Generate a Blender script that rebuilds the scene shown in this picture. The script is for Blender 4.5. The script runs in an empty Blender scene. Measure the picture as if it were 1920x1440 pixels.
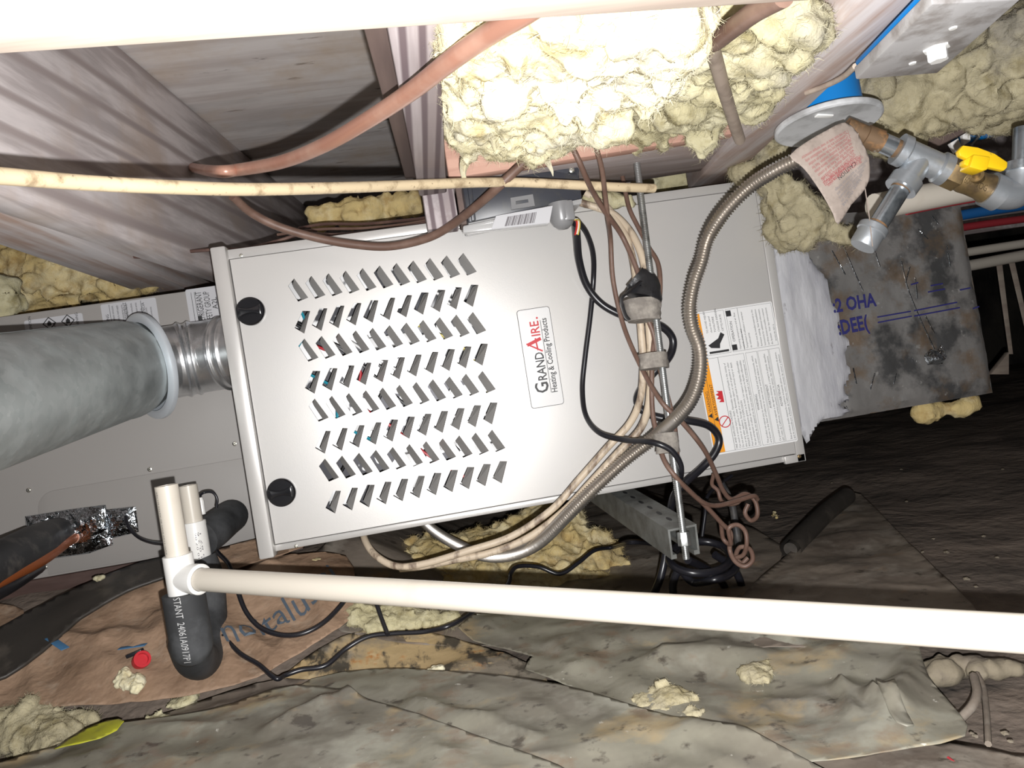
import bpy, bmesh, math, random
import numpy as np
from mathutils import Vector as V, Matrix, noise
from mathutils.bvhtree import BVHTree
random.seed(7)
SC = bpy.context.scene
COL = SC.collection

# ------------------------------------------------------------------ camera, world, light, exposure
FPX = 1450.0
RIGHT = V((0.98219, -0.10613, -0.15502)).normalized()
DOWN = V((-0.15492, 0.00922, -0.98788)).normalized()
FWD = RIGHT.cross(DOWN) * 1.0
if FWD.y < 0: FWD = -FWD
CAM = V((0, 0, 0.37))
cd = bpy.data.cameras.new('camera')
cd.sensor_fit = 'HORIZONTAL'; cd.sensor_width = 36.0; cd.lens = 36.0 * FPX / 1920.0
cd.clip_start = 0.01
cam = bpy.data.objects.new('camera', cd); COL.objects.link(cam)
m = Matrix.Identity(4)
for i, c in enumerate((RIGHT, -DOWN, -FWD)):
    for j in range(3): m[j][i] = c[j]
for j in range(3): m[j][3] = CAM[j]
cam.matrix_world = m
SC.camera = cam
w = bpy.data.worlds.new('crawlspace_air'); SC.world = w; w.use_nodes = True
w.node_tree.nodes['Background'].inputs[0].default_value = (1.0, 0.97, 0.93, 1)
w.node_tree.nodes['Background'].inputs[1].default_value = 0.032
ld = bpy.data.lights.new('phone_flash', 'POINT'); ld.energy = 58; ld.shadow_soft_size = 0.004
ld.color = (1.0, 0.99, 0.985)
lo = bpy.data.objects.new('phone_flash', ld); COL.objects.link(lo)
lo.location = CAM + RIGHT * 0.014 + DOWN * 0.030 + FWD * 0.004
SC.view_settings.view_transform = 'Standard'; SC.view_settings.look = 'None'
SC.view_settings.exposure = 0.0; SC.view_settings.gamma = 1.0
SC.view_settings.use_curve_mapping = False

# ------------------------------------------------------------------ points from pixels
def ray(px, py): return RIGHT * ((px - 960) / FPX) + DOWN * ((py - 720) / FPX) + FWD
def D(px, py, d): return CAM + ray(px, py) * d
def _pl(px, py, ax, val):
    r = ray(px, py); return CAM + r * ((val - CAM[ax]) / r[ax])
def XP(px, py, x): return _pl(px, py, 0, x)
def YP(px, py, y): return _pl(px, py, 1, y)
def ZP(px, py, z): return _pl(px, py, 2, z)
def spl(pts, n=8):
    P = [p if isinstance(p, V) else D(*p) for p in pts]
    P = [P[0] * 2 - P[1]] + P + [P[-1] * 2 - P[-2]]
    out = []
    for i in range(1, len(P) - 2):
        a, b, c, d = P[i - 1:i + 3]
        for k in range(n):
            t = k / n
            out.append(0.5 * ((2 * b) + (c - a) * t + (2 * a - 5 * b + 4 * c - d) * t * t + (3 * b - a - 3 * c + d) * t ** 3))
    out.append(P[-2].copy())
    return out
def resample(pts, step):
    out = [pts[0].copy()]; acc = 0.0
    for a, b in zip(pts, pts[1:]):
        L = (b - a).length
        if L < 1e-9: continue
        while acc + L >= step:
            t = (step - acc) / L; a = a.lerp(b, t); out.append(a.copy()); L = (b - a).length; acc = 0.0
        acc += L
    return out
def fbm(p, oct=4, lac=2.1, g=0.5):
    s = 0; a = 1.0
    for i in range(oct):
        s += a * noise.noise(p); p = p * lac; a *= g
    return s

# ------------------------------------------------------------------ mesh builder
WLOC = {}
class MB:
    def __init__(s): s.v = []; s.f = []
    def add(s, vs, fs):
        o = len(s.v); s.v += [V(x) for x in vs]; s.f += [tuple(i + o for i in f) for f in fs]; return s
    def obox(s, o, a, b, c):
        o, a, b, c = V(o), V(a), V(b), V(c)
        return s.add([o, o + a, o + a + b, o + b, o + c, o + a + c, o + a + b + c, o + b + c],
                     [(0, 3, 2, 1), (4, 5, 6, 7), (0, 1, 5, 4), (1, 2, 6, 5), (2, 3, 7, 6), (3, 0, 4, 7)])
    def box(s, lo, hi):
        return s.obox(lo, (hi[0] - lo[0], 0, 0), (0, hi[1] - lo[1], 0), (0, 0, hi[2] - lo[2]))
    def prism(s, poly, ext):
        poly = [V(p) for p in poly]; n = len(poly); ext = V(ext)
        return s.add(poly + [p + ext for p in poly],
                     [tuple(range(n)), tuple(range(2 * n - 1, n - 1, -1))] + [(i, (i + 1) % n, n + (i + 1) % n, n + i) for i in range(n)])
    def tube(s, pts, r, n=10, cap=True, flat=None, up=None, rfun=None):
        N = len(pts); pts = [V(p) for p in pts]; rings = []
        t0 = (pts[1] - pts[0]).normalized()
        u = V(up) if up else (V((0, 0, 1)) if abs(t0.z) < .9 else V((0, 1, 0)))
        u = (u - t0 * u.dot(t0)).normalized()
        vs = []
        for i, p in enumerate(pts):
            t = (pts[min(i + 1, N - 1)] - pts[max(i - 1, 0)])
            t = t.normalized() if t.length > 1e-9 else t0
            u = (u - t * u.dot(t))
            u = u.normalized() if u.length > 1e-6 else t.orthogonal().normalized()
            b = t.cross(u)
            rr = r[i] if isinstance(r, (list, tuple)) else r
            for k in range(n):
                a = 2 * math.pi * k / n
                q = rr * (rfun(i, a) if rfun else 1.0)
                vs.append(p + u * math.cos(a) * q * (flat or 1.0) + b * math.sin(a) * q)
        fs = [(i * n + k, i * n + (k + 1) % n, (i + 1) * n + (k + 1) % n, (i + 1) * n + k) for i in range(N - 1) for k in range(n)]
        if cap: fs += [tuple(range(n - 1, -1, -1)), tuple((N - 1) * n + k for k in range(n))]
        return s.add(vs, fs)
    def lathe(s, o, ax, prof, n=24, capa=True, capb=True, ref=None):
        o = V(o); ax = V(ax).normalized(); u = V(ref).normalized() if ref else ax.orthogonal().normalized()
        u = (u - ax * u.dot(ax)).normalized(); b = ax.cross(u)
        vs = [o + ax * t + (u * math.cos(2 * math.pi * k / n) + b * math.sin(2 * math.pi * k / n)) * r for t, r in prof for k in range(n)]
        N = len(prof)
        fs = [(i * n + k, i * n + (k + 1) % n, (i + 1) * n + (k + 1) % n, (i + 1) * n + k) for i in range(N - 1) for k in range(n)]
        if capa: fs.append(tuple(range(n - 1, -1, -1)))
        if capb: fs.append(tuple((N - 1) * n + k for k in range(n)))
        return s.add(vs, fs)
    def text(s, string, o, xd, yd, size, align='LEFT', lift=None, maxw=None, bold=0.0):
        cu = bpy.data.curves.new('t', 'FONT'); cu.body = string; cu.size = size; cu.align_x = align; cu.offset = bold * size
        cu.resolution_u = 2
        ob = bpy.data.objects.new('t', cu); COL.objects.link(ob)
        dg = bpy.context.evaluated_depsgraph_get(); me = bpy.data.meshes.new_from_object(ob.evaluated_get(dg))
        k = 1.0
        if maxw and len(me.vertices):
            xs = [q.co.x for q in me.vertices]; wd = max(xs) - min(xs)
            if wd > 1e-9: k = maxw / wd
        xd = V(xd); yd = V(yd); o = V(o)
        vs = [o + xd * q.co.x * k + yd * q.co.y for q in me.vertices]
        if lift: vs = [lift(p) for p in vs]
        s.add(vs, [tuple(p.vertices) for p in me.polygons])
        bpy.data.objects.remove(ob); bpy.data.curves.remove(cu); bpy.data.meshes.remove(me)
        return s
    def blob(s, c, r, sub=3, amp=.3, fr=1.6, seed=0, sq=(1, 1, 1)):
        bm = bmesh.new(); bmesh.ops.create_icosphere(bm, subdivisions=sub, radius=1.0)
        off = V((seed * 7.13, seed * 3.7, seed * 1.9))
        vs = []
        for q in bm.verts:
            k = 1 + amp * fbm(q.co * fr + off, 3)
            vs.append(V(c) + V((q.co.x * sq[0], q.co.y * sq[1], q.co.z * sq[2])) * r * k)
        fs = [tuple(x.index for x in f.verts) for f in bm.faces]
        bm.free(); return s.add(vs, fs)
    def build(s, name, mt, parent=None, smooth=35, bevel=0, fixn=True, origin=None, mesh_only=False):
        me = bpy.data.meshes.new(name)
        if origin is None:
            xs = [p.x for p in s.v]; ys = [p.y for p in s.v]; zs = [p.z for p in s.v]
            origin = V(((min(xs) + max(xs)) / 2, (min(ys) + max(ys)) / 2, min(zs)))
        me.from_pydata([tuple(p - origin) for p in s.v], [], s.f)
        if fixn or bevel:
            bm = bmesh.new(); bm.from_mesh(me)
            if fixn: bmesh.ops.recalc_face_normals(bm, faces=bm.faces)
            if bevel:
                es = [e for e in bm.edges if len(e.link_faces) == 2 and e.calc_face_angle(0) > .6]
                if es: bmesh.ops.bevel(bm, geom=es, offset=bevel, segments=2, affect='EDGES', profile=.5, clamp_overlap=True)
            bm.to_mesh(me); bm.free()
        if smooth:
            me.polygons.foreach_set('use_smooth', [True] * len(me.polygons))
            me.set_sharp_from_angle(angle=math.radians(smooth))
        if mt: me.materials.append(mt)
        if mesh_only: return me
        return link(name, me, origin, parent)
def link(name, me, origin, parent=None):
    o = bpy.data.objects.new(name, me); COL.objects.link(o)
    WLOC[o.name] = V(origin)
    if parent:
        o.parent = parent; o.location = V(origin) - WLOC[parent.name]
    else: o.location = origin
    return o
def tag(o, label, cat, group=None, kind=None):
    o['label'] = label; o['category'] = cat
    if group: o['group'] = group
    if kind: o['kind'] = kind
    return o
def thing(name, label, cat, loc, group=None):
    o = bpy.data.objects.new(name, None); COL.objects.link(o); o.location = loc; WLOC[o.name] = V(loc)
    o.empty_display_size = .02
    return tag(o, label, cat, group)
def struct(o): o['kind'] = 'structure'; return o
def lab(o, s): o['label'] = s; return o

# ------------------------------------------------------------------ materials
def srgb(c):
    return tuple(((x / 255) / 12.92 if x / 255 <= .04045 else ((x / 255 + .055) / 1.055) ** 2.4) for x in c)
def mat(name, col, rough=.5, metal=0.0, layers=(), bump=(), spec=.5, rvar=None, alpha=None, trans=0, sheen=0, grain=None, sss=0):
    """layers: (colour, scale (float or xyz), detail, lo, hi, opacity); bump: (scale, strength, dist)."""
    mt = bpy.data.materials.new(name); mt.use_nodes = True
    nt = mt.node_tree; N = nt.nodes; L = nt.links
    b = N['Principled BSDF']
    b.inputs['Roughness'].default_value = rough; b.inputs['Metallic'].default_value = metal
    b.inputs['Specular IOR Level'].default_value = spec
    if trans: b.inputs['Transmission Weight'].default_value = trans
    if sss:
        b.inputs['Subsurface Weight'].default_value = sss; b.inputs['Subsurface Radius'].default_value = (1, .9, .6); b.inputs['Subsurface Scale'].default_value = .012
    if sheen: b.inputs['Sheen Weight'].default_value = sheen
    tc = N.new('ShaderNodeTexCoord')
    def coord(sc, seed=0):
        mp = N.new('ShaderNodeMapping'); L.new(tc.outputs['Object'], mp.inputs[0])
        mp.inputs['Scale'].default_value = sc if isinstance(sc, tuple) else (sc, sc, sc)
        mp.inputs['Location'].default_value = (seed * 3.1, seed * 1.7, seed * 2.3)
        return mp.outputs[0]
    cur = None
    rgb = N.new('ShaderNodeRGB'); rgb.outputs[0].default_value = (*col, 1); cur = rgb.outputs[0]
    for i, ly in enumerate(layers):
        c2, sc, det, lo_, hi_ = ly[:5]; op = ly[5] if len(ly) > 5 else 1.0
        nz = N.new('ShaderNodeTexNoise'); nz.inputs['Scale'].default_value = 1.0
        nz.inputs['Detail'].default_value = det; nz.inputs['Roughness'].default_value = .62
        L.new(coord(sc, i + 1), nz.inputs['Vector'])
        mr = N.new('ShaderNodeMapRange'); mr.inputs[1].default_value = lo_; mr.inputs[2].default_value = hi_
        mr.inputs[4].default_value = op
        L.new(nz.outputs['Fac'], mr.inputs[0])
        mx = N.new('ShaderNodeMix'); mx.data_type = 'RGBA'
        L.new(mr.outputs[0], mx.inputs[0]); L.new(cur, mx.inputs[6]); mx.inputs[7].default_value = (*c2, 1)
        cur = mx.outputs[2]
    if grain:   # (colour, scale xyz, distortion, lo, hi)
        wv = N.new('ShaderNodeTexWave'); wv.wave_type = 'BANDS'; wv.bands_direction = grain[5] if len(grain) > 5 else 'X'
        wv.inputs['Scale'].default_value = 1; wv.inputs['Distortion'].default_value = grain[2]
        wv.inputs['Detail'].default_value = 2; wv.inputs['Detail Scale'].default_value = .6
        L.new(coord(grain[1], 4), wv.inputs['Vector'])
        mr = N.new('ShaderNodeMapRange'); mr.inputs[1].default_value = grain[3]; mr.inputs[2].default_value = grain[4]
        L.new(wv.outputs['Fac'], mr.inputs[0])
        mx = N.new('ShaderNodeMix'); mx.data_type = 'RGBA'
        L.new(mr.outputs[0], mx.inputs[0]); L.new(cur, mx.inputs[6]); mx.inputs[7].default_value = (*grain[0], 1)
        cur = mx.outputs[2]
    L.new(cur, b.inputs['Base Color'])
    if rvar:    # (scale, lo, hi)
        nz = N.new('ShaderNodeTexNoise'); nz.inputs['Scale'].default_value = 1; nz.inputs['Detail'].default_value = 5
        L.new(coord(rvar[0], 7), nz.inputs['Vector'])
        mr = N.new('ShaderNodeMapRange'); mr.inputs[1].default_value = .35; mr.inputs[2].default_value = .65
        mr.inputs[3].default_value = rvar[1]; mr.inputs[4].default_value = rvar[2]
        L.new(nz.outputs['Fac'], mr.inputs[0]); L.new(mr.outputs[0], b.inputs['Roughness'])
    prev = None
    for i, (sc, st, dist) in enumerate(bump):
        nz = N.new('ShaderNodeTexNoise'); nz.inputs['Scale'].default_value = 1; nz.inputs['Detail'].default_value = 4
        L.new(coord(sc, 11 + i), nz.inputs['Vector'])
        bp = N.new('ShaderNodeBump'); bp.inputs['Strength'].default_value = st; bp.inputs['Distance'].default_value = dist
        L.new(nz.outputs['Fac'], bp.inputs['Height'])
        if prev: L.new(prev, bp.inputs['Normal'])
        prev = bp.outputs[0]
    if prev: L.new(prev, b.inputs['Normal'])
    if alpha: b.inputs['Alpha'].default_value = alpha
    return mt
def spangle(name, c1, c2, rough, sc, metal=.85, layers=()):
    mt = mat(name, c1, rough, metal, layers=layers, rvar=(sc * .25, rough * .8, rough * 1.35))
    nt = mt.node_tree; N = nt.nodes; L = nt.links; b = N['Principled BSDF']
    vo = N.new('ShaderNodeTexVoronoi'); vo.inputs['Scale'].default_value = sc
    tc = N.new('ShaderNodeTexCoord'); L.new(tc.outputs['Object'], vo.inputs['Vector'])
    src = b.inputs['Base Color'].links[0].from_socket
    mx = N.new('ShaderNodeMix'); mx.data_type = 'RGBA'; mx.inputs[7].default_value = (*c2, 1)
    bw = N.new('ShaderNodeRGBToBW'); L.new(vo.outputs['Color'], bw.inputs[0])
    L.new(bw.outputs[0], mx.inputs[0]); L.new(src, mx.inputs[6]); L.new(mx.outputs[2], b.inputs['Base Color'])
    return mt
S = srgb
M = {}
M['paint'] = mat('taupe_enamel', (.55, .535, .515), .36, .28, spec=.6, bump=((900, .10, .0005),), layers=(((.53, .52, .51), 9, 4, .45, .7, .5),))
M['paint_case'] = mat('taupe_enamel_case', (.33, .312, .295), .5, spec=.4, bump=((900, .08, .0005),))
M['inner'] = mat('bare_inner_sheet', (.62, .62, .62), .4, .5, layers=(((.03, .03, .035), 28, 2, .5, .54),))
M['white_block'] = mat('white_plastic_block', (.8, .8, .8), .4)
M['galv'] = spangle('galvanized_steel', (.42, .455, .455), (.50, .535, .535), .47, 110, .7, layers=(((.42, .47, .47), 7, 5, .42, .66, .6), ((.74, .75, .74), 90, 3, .64, .72, .6)))
M['galv_bright'] = spangle('bright_galvanized', (.60, .61, .62), (.75, .76, .77), .28, 60, .9)
M['ring'] = mat('zinc_ring', (.72, .77, .82), .35, .35, bump=((200, .15, .001),))
M['strut'] = mat('dull_strut_steel', (.27, .28, .27), .5, .5, layers=(((.16, .16, .15), 30, 5, .4, .65),))
M['rod'] = mat('zinc_rod', (.50, .52, .52), .32, .85, layers=(((.25, .25, .24), 40, 4, .5, .7),))
M['flex'] = mat('stainless_flex', (.66, .62, .575), .32, .95)
M['gas'] = mat('galvanized_fitting', (.46, .49, .52), .38, .7, bump=((160, .25, .001),), layers=(((.25, .13, .07), 38, 5, .62, .70),))
M['nipple'] = mat('galvanized_nipple', (.55, .60, .64), .25, .9, layers=(((.24, .27, .30), 60, 5, .5, .7),))
M['rust'] = mat('rusty_thread', (.16, .10, .055), .7, .3, layers=(((.30, .16, .07), 70, 5, .5, .62), ((.36, .33, .28), 50, 4, .60, .68)))
M['brass'] = mat('dull_brass', (.27, .19, .09), .42, .7, layers=(((.14, .10, .06), 60, 4, .45, .65),))
M['yellow'] = mat('yellow_handle', (.86, .55, .01), .38, layers=(((.30, .22, .05), 70, 5, .66, .72),))
M['blue'] = mat('blue_plastic', (.003, .19, .55), .4)
M['blue_dim'] = mat('blue_pipe', (.015, .14, .42), .5)
M['red_pipe'] = mat('red_pipe', (.35, .03, .04), .5)
M['plate'] = mat('dirty_zinc_plate', (.56, .55, .55), .6, .25, layers=(((.28, .25, .23), 22, 6, .47, .62, .8),), bump=((70, .15, .001),))
M['disc'] = mat('grey_washer', (.64, .65, .66), .55, .1, layers=(((.34, .34, .34), 16, 4, .45, .65),))
M['bolt'] = mat('white_bolt', (.9, .9, .88), .4)
M['pvc'] = mat('white_pvc', (.84, .83, .80), .32, layers=(((.58, .52, .45), (14, 14, 14), 5, .56, .75, .5),))
M['pvc_old'] = mat('yellowed_pvc', (.64, .59, .51), .35, layers=(((.50, .42, .33), 16, 5, .58, .8, .4),))
M['pvc_dark'] = mat('pipe_mouth', (.05, .045, .04), .7)
M['foam'] = mat('black_pipe_foam', (.030, .031, .033), .75, layers=(((.075, .078, .082), 18, 5, .45, .7),), bump=((40, .25, .003),))
M['rubber'] = mat('black_rubber', (.012, .012, .016), .32, spec=.6)
M['rubber_dusty'] = mat('dusty_black_rubber', (.03, .03, .032), .5, layers=(((.12, .11, .10), 30, 4, .5, .75),))
M['brown'] = mat('brown_jacket', (.135, .078, .058), .5, layers=(((.20, .125, .095), 25, 4, .45, .7),))
M['brown_dark'] = mat('dark_brown_jacket', (.10, .055, .045), .4, layers=(((.2, .12, .09), 30, 4, .5, .75),))
M['copper'] = mat('copper_tube', (.44, .22, .155), .36, .25, layers=(((.54, .33, .25), 14, 4, .45, .7),))
M['cable_grey'] = mat('grey_brown_jacket', (.36, .29, .235), .55, layers=(((.24, .19, .15), 30, 5, .5, .68),))
M['copper_orange'] = mat('orange_copper', (.40, .11, .03), .4, .4)
M['cream'] = mat('cream_cable', (.68, .55, .36), .5, layers=(((.34, .25, .15), 45, 6, .52, .68), ((.18, .12, .07), 130, 4, .63, .72)))
M['cream2'] = mat('grimy_cream_cable', (.58, .48, .36), .5, layers=(((.16, .11, .08), (40, 40, 14), 5, .52, .66),))
M['tape'] = mat('dusty_cloth_tape', (.20, .18, .16), .9, layers=(((.36, .33, .29), 60, 5, .45, .7),), bump=((120, .6, .002),))
M['tape_black'] = mat('black_tape', (.018, .018, .02), .35, bump=((60, .5, .003),))
M['label'] = mat('label_paper', (.80, .80, .80), .35)
M['label_grey'] = mat('label_paper_matte', (.52, .52, .54), .5)
M['ink'] = mat('black_ink', (.02, .02, .022), .5)
M['ink_blue'] = mat('blue_stamp_ink', (.02, .02, .13), .6)
M['ink_red'] = mat('red_ink', (.55, .02, .03), .5)
M['ink_pink'] = mat('faded_red_ink', (.30, .055, .06), .7)
M['ink_grey'] = mat('faded_grey_ink', (.18, .17, .18), .7)
M['ink_white'] = mat('white_foam_print', (.45, .45, .45), .7)
M['orange'] = mat('orange_warning_band', (.85, .33, .02), .4)
M['knob'] = mat('black_gloss_plastic', (.008, .008, .010), .22, spec=.6)
M['box'] = mat('black_box_plastic', (.038, .041, .052), .38, layers=(((.055, .055, .055), 35, 4, .5, .7),))
M['clear'] = mat('smoky_clear_plastic', (.62, .62, .62), .15, alpha=.55)
M['greyplastic'] = mat('grey_plastic', (.22, .22, .225), .3)
M['screw'] = mat('zinc_screw', (.65, .64, .58), .25, .9)
M['foil'] = mat('foil_tape', (.50, .54, .58), .13, 1.0, bump=((42, .9, .012), (160, .35, .002)))
M['ductfoil'] = mat('dirty_duct_foil', (.27, .26, .25), .38, .5, bump=((26, .45, .004), (150, .3, .001)), layers=(
    ((.34, .33, .32), 7, 5, .42, .62, .6), ((.05, .052, .055), 10, 6, .52, .62, .8), ((.22, .155, .10), 13, 6, .50, .62, .8), ((.45, .44, .42), 70, 4, .66, .73, .8)))
M['mastic'] = mat('white_duct_mastic', (.47, .47, .49), .6, layers=(((.35, .35, .38), (14, 14, 4), 5, .45, .62), ((.20, .19, .20), (50, 50, 20), 5, .66, .72)), bump=(((40, 40, 12), .7, .006),))
M['tagpaper'] = mat('dusty_tag_card', (.36, .30, .26), .8, layers=(((.25, .205, .175), 40, 5, .45, .68),))
M['kraft'] = mat('kraft_paper', (.36, .24, .16), .65, layers=(((.235, .15, .095), 9, 5, .42, .66), ((.40, .30, .22), 24, 5, .55, .72)), bump=((14, .7, .02), (45, .35, .005)))
M['cardblue'] = mat('faded_blue_print', (.09, .12, .155), .7)
M['tapeblue'] = mat('blue_strip', (.06, .17, .32), .6)
M['plastic'] = mat('dirty_plastic_sheet', (.25, .238, .188), .34, spec=.5, rvar=(9, .24, .5), layers=(
    ((.17, .155, .125), 5, 6, .42, .60), ((.33, .325, .27), 8, 5, .52, .66, .8), ((.42, .31, .16), 6, 7, .55, .66, .8), ((.20, .14, .095), 15, 6, .56, .66, .7), ((.05, .04, .032), 34, 6, .60, .68, .8), ((.6, .58, .52), 55, 4, .69, .73, .8)),
    bump=((7, .35, .02), (40, .12, .003)))
M['plastic_clay'] = mat('clay_smeared_sheet', (.24, .21, .165), .5, layers=(
    ((.46, .34, .18), 9, 6, .42, .54), ((.45, .20, .06), 17, 5, .60, .68), ((.07, .06, .045), (30, 13, 20), 7, .50, .58), ((.55, .43, .25), 40, 5, .60, .66, .7)), bump=((30, .5, .006),))
M['plastic_dark'] = mat('brown_plastic_sheet', (.21, .175, .14), .45, rvar=(8, .42, .7), layers=(
    ((.13, .105, .085), 6, 6, .42, .62), ((.28, .25, .21), 13, 5, .52, .7), ((.32, .20, .10), 9, 5, .60, .70, .7), ((.05, .04, .03), 30, 6, .62, .68, .8)), bump=((9, .35, .02), (50, .2, .003)))
M['dirt'] = mat('dark_dirt', (.19, .15, .12), .9, layers=(((.07, .056, .045), 4, 6, .42, .62), ((.22, .18, .145), 17, 6, .58, .72)), bump=((10, .6, .03), (60, .6, .006)))
M['wallm'] = mat('dark_foundation', (.10, .09, .075), .9, layers=(((.02, .02, .02), 3, 5, .4, .65),), bump=((20, .4, .01),))
M['darkboard'] = mat('dark_wet_board', (.045, .034, .028), .55, layers=(((.09, .07, .055), (5, 16, 16), 5, .5, .7),), bump=(((6, 40, 40), .3, .004),))
M['darkrubber'] = mat('dark_membrane', (.040, .035, .030), .5, layers=(((.10, .085, .07), 11, 6, .55, .72),), bump=((14, .3, .01),))
M['redboard'] = mat('dark_red_board', (.055, .028, .022), .6, layers=(((.10, .06, .05), (4, 22, 22), 5, .5, .7),))
def wood(name, c1, c2, axis, grain=60, rough=.75, dirt=None, bands=None, specks=None):
    st = [1, 1, 1]; ax = 'XYZ'.index(axis)
    sc = tuple(2.2 if i == ax else grain for i in range(3))
    lay = [(c2, sc, 4, .40, .60), (tuple(x * .55 for x in c1), tuple(x * (1.4 if i == ax else .35) for i, x in enumerate(sc)), 5, .50, .72, .55)]
    if specks: lay.append((specks, tuple(9 if i == ax else 34 for i in range(3)), 6, .63, .69, .8))
    if dirt: lay.append((dirt, 6, 5, .5, .7, .6))
    return mat(name, c1, rough, layers=lay, bump=((sc, .35, .002),), spec=.25, grain=bands)
M['w_sub'] = wood('grey_subfloor_board', S((224, 218, 215)), S((203, 194, 190)), 'X', 22, dirt=S((200, 178, 154)), specks=S((120, 108, 104)))
M['w_joist'] = wood('weathered_grey_joist', S((212, 204, 203)), S((176, 167, 166)), 'Y', 40, dirt=S((180, 160, 144)), bands=(S((160, 149, 147)), (1.6, .5, 5.0), 13.0, .74, .98, 'Z'))
M['w_mid'] = wood('striped_joist_edge', S((186, 177, 178)), S((160, 148, 148)), 'Y', 40, bands=(S((112, 99, 102)), (21, 1.1, 1), 4.0, .45, .85, 'X'))
M['w_brown'] = wood('brown_board', S((112, 96, 90)), S((96, 82, 78)), 'Y', 30)
M['w_red'] = wood('reddish_beam', S((204, 164, 146)), S((182, 140, 124)), 'X', 30, dirt=S((160, 132, 122)))
M['w_white'] = wood('pale_near_board', (.48, .41, .34), (.38, .31, .26), 'X', 40, dirt=(.33, .21, .15))
M['w_grey'] = wood('grey_beam', S((170, 160, 158)), S((144, 132, 128)), 'X', 30, dirt=S((160, 140, 130)))
M['w_right'] = wood('grey_brown_joist', S((212, 204, 202)), S((182, 158, 146)), 'Y', 44, dirt=S((206, 202, 204)))
def insm(name, c, cd, cy, grey): return mat(name, c, .95, spec=.12, sss=.12, layers=((cy, 13, 5, .46, .60), (cd, 24, 6, .52, .66, .85), (grey, 9, 6, .52, .66, .8), (tuple(x * .25 for x in cd), 30, 6, .66, .72, .6)), bump=(((70, 70, 30), .6, .006), ((420, 160, 420), .5, .0015)))
M['ins'] = insm('yellow_fibreglass', (.72, .66, .44), (.52, .43, .22), (.76, .72, .56), (.46, .43, .35))
M['ins_grey'] = insm('dusty_fibreglass', (.51, .465, .29), (.31, .265, .13), (.60, .56, .39), (.33, .31, .26))
M['ins_tan'] = insm('tan_fibreglass', (.60, .47, .22), (.40, .27, .10), (.70, .61, .38), (.30, .25, .16))
M['ins_dust'] = insm('grimy_fibreglass', (.39, .345, .225), (.24, .20, .105), (.48, .43, .29), (.26, .24, .205))
M['hair'] = mat('glass_fibre_strand', (.74, .70, .54), .8)
for nm, c in dict(wire_red=(.5, .02, .03), wire_teal=(.02, .28, .38), wire_white=(.8, .8, .8), wire_black=(.01, .01, .012), wire_yellow=(.6, .5, .1), wire_orange=(.8, .2, .03)).items():
    M[nm] = mat(nm.replace('wire', 'insulation'), c, .4)
# ------------------------------------------------------------------ clipped sheets and batts
def clip(poly, inside, inter):
    out = []
    for i in range(len(poly)):
        a, b = poly[i - 1], poly[i]
        ia, ib = inside(a), inside(b)
        if ib:
            if not ia: out.append(inter(a, b))
            out.append(b)
        elif ia: out.append(inter(a, b))
    return out
def segdist(p, a, b):
    ab = (b[0] - a[0], b[1] - a[1]); L = ab[0] ** 2 + ab[1] ** 2
    t = 0 if L == 0 else max(0, min(1, ((p[0] - a[0]) * ab[0] + (p[1] - a[1]) * ab[1]) / L))
    return math.hypot(p[0] - a[0] - ab[0] * t, p[1] - a[1] - ab[1] * t)
def edgedist(p, poly): return min(segdist(p, poly[i - 1], poly[i]) for i in range(len(poly)))
def sheet(mb, poly, cell, h, o=V((0, 0, 0)), u=V((1, 0, 0)), v=V((0, 1, 0)), n=V((0, 0, 1))):
    """poly: 2-D outline in (u, v); h(x, y, edge distance) -> height along n"""
    x0 = min(p[0] for p in poly); x1 = max(p[0] for p in poly); y0 = min(p[1] for p in poly); y1 = max(p[1] for p in poly)
    idx = {}; vs = []; fs = []
    def vid(p):
        k = (round(p[0], 5), round(p[1], 5))
        if k not in idx:
            idx[k] = len(vs); vs.append(o + u * p[0] + v * p[1] + n * h(p[0], p[1], edgedist(p, poly)))
        return idx[k]
    for i in range(int((x1 - x0) / cell) + 1):
        ax = x0 + i * cell; bx = ax + cell
        col = clip(poly, lambda p: p[0] >= ax, lambda a, b: (ax, a[1] + (b[1] - a[1]) * (ax - a[0]) / (b[0] - a[0])))
        if col: col = clip(col, lambda p: p[0] <= bx, lambda a, b: (bx, a[1] + (b[1] - a[1]) * (bx - a[0]) / (b[0] - a[0])))
        if len(col) < 3: continue
        for j in range(int((y1 - y0) / cell) + 1):
            ay = y0 + j * cell; by = ay + cell
            c = clip(col, lambda p: p[1] >= ay, lambda a, b: (a[0] + (b[0] - a[0]) * (ay - a[1]) / (b[1] - a[1]), ay))
            if c: c = clip(c, lambda p: p[1] <= by, lambda a, b: (a[0] + (b[0] - a[0]) * (by - a[1]) / (b[1] - a[1]), by))
            ids = []
            for p in c:
                k = vid(p)
                if k not in ids: ids.append(k)
            if len(ids) > 2: fs.append(tuple(ids))
    return mb.add(vs, fs)
def smoothpoly(pts, n=5):
    P = [V((p[0], p[1], 0)) for p in pts]; N = len(P); out = []
    for i in range(N):
        a, b, c, d = P[i - 1], P[i], P[(i + 1) % N], P[(i + 2) % N]
        for k in range(n):
            t = k / n
            q = 0.5 * ((2 * b) + (c - a) * t + (2 * a - 5 * b + 4 * c - d) * t * t + (3 * b - a - 3 * c + d) * t ** 3)
            out.append((q.x, q.y))
    return out
def solid(o, th, off=-1):
    md = o.modifiers.new('thickness', 'SOLIDIFY'); md.thickness = th; md.offset = off; return o
def ripoly(p, poly):
    c = False
    for i in range(len(poly)):
        a, b = poly[i - 1], poly[i]
        if (a[1] > p[1]) != (b[1] > p[1]) and p[0] < (b[0] - a[0]) * (p[1] - a[1]) / (b[1] - a[1]) + a[0]: c = not c
    return c
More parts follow.
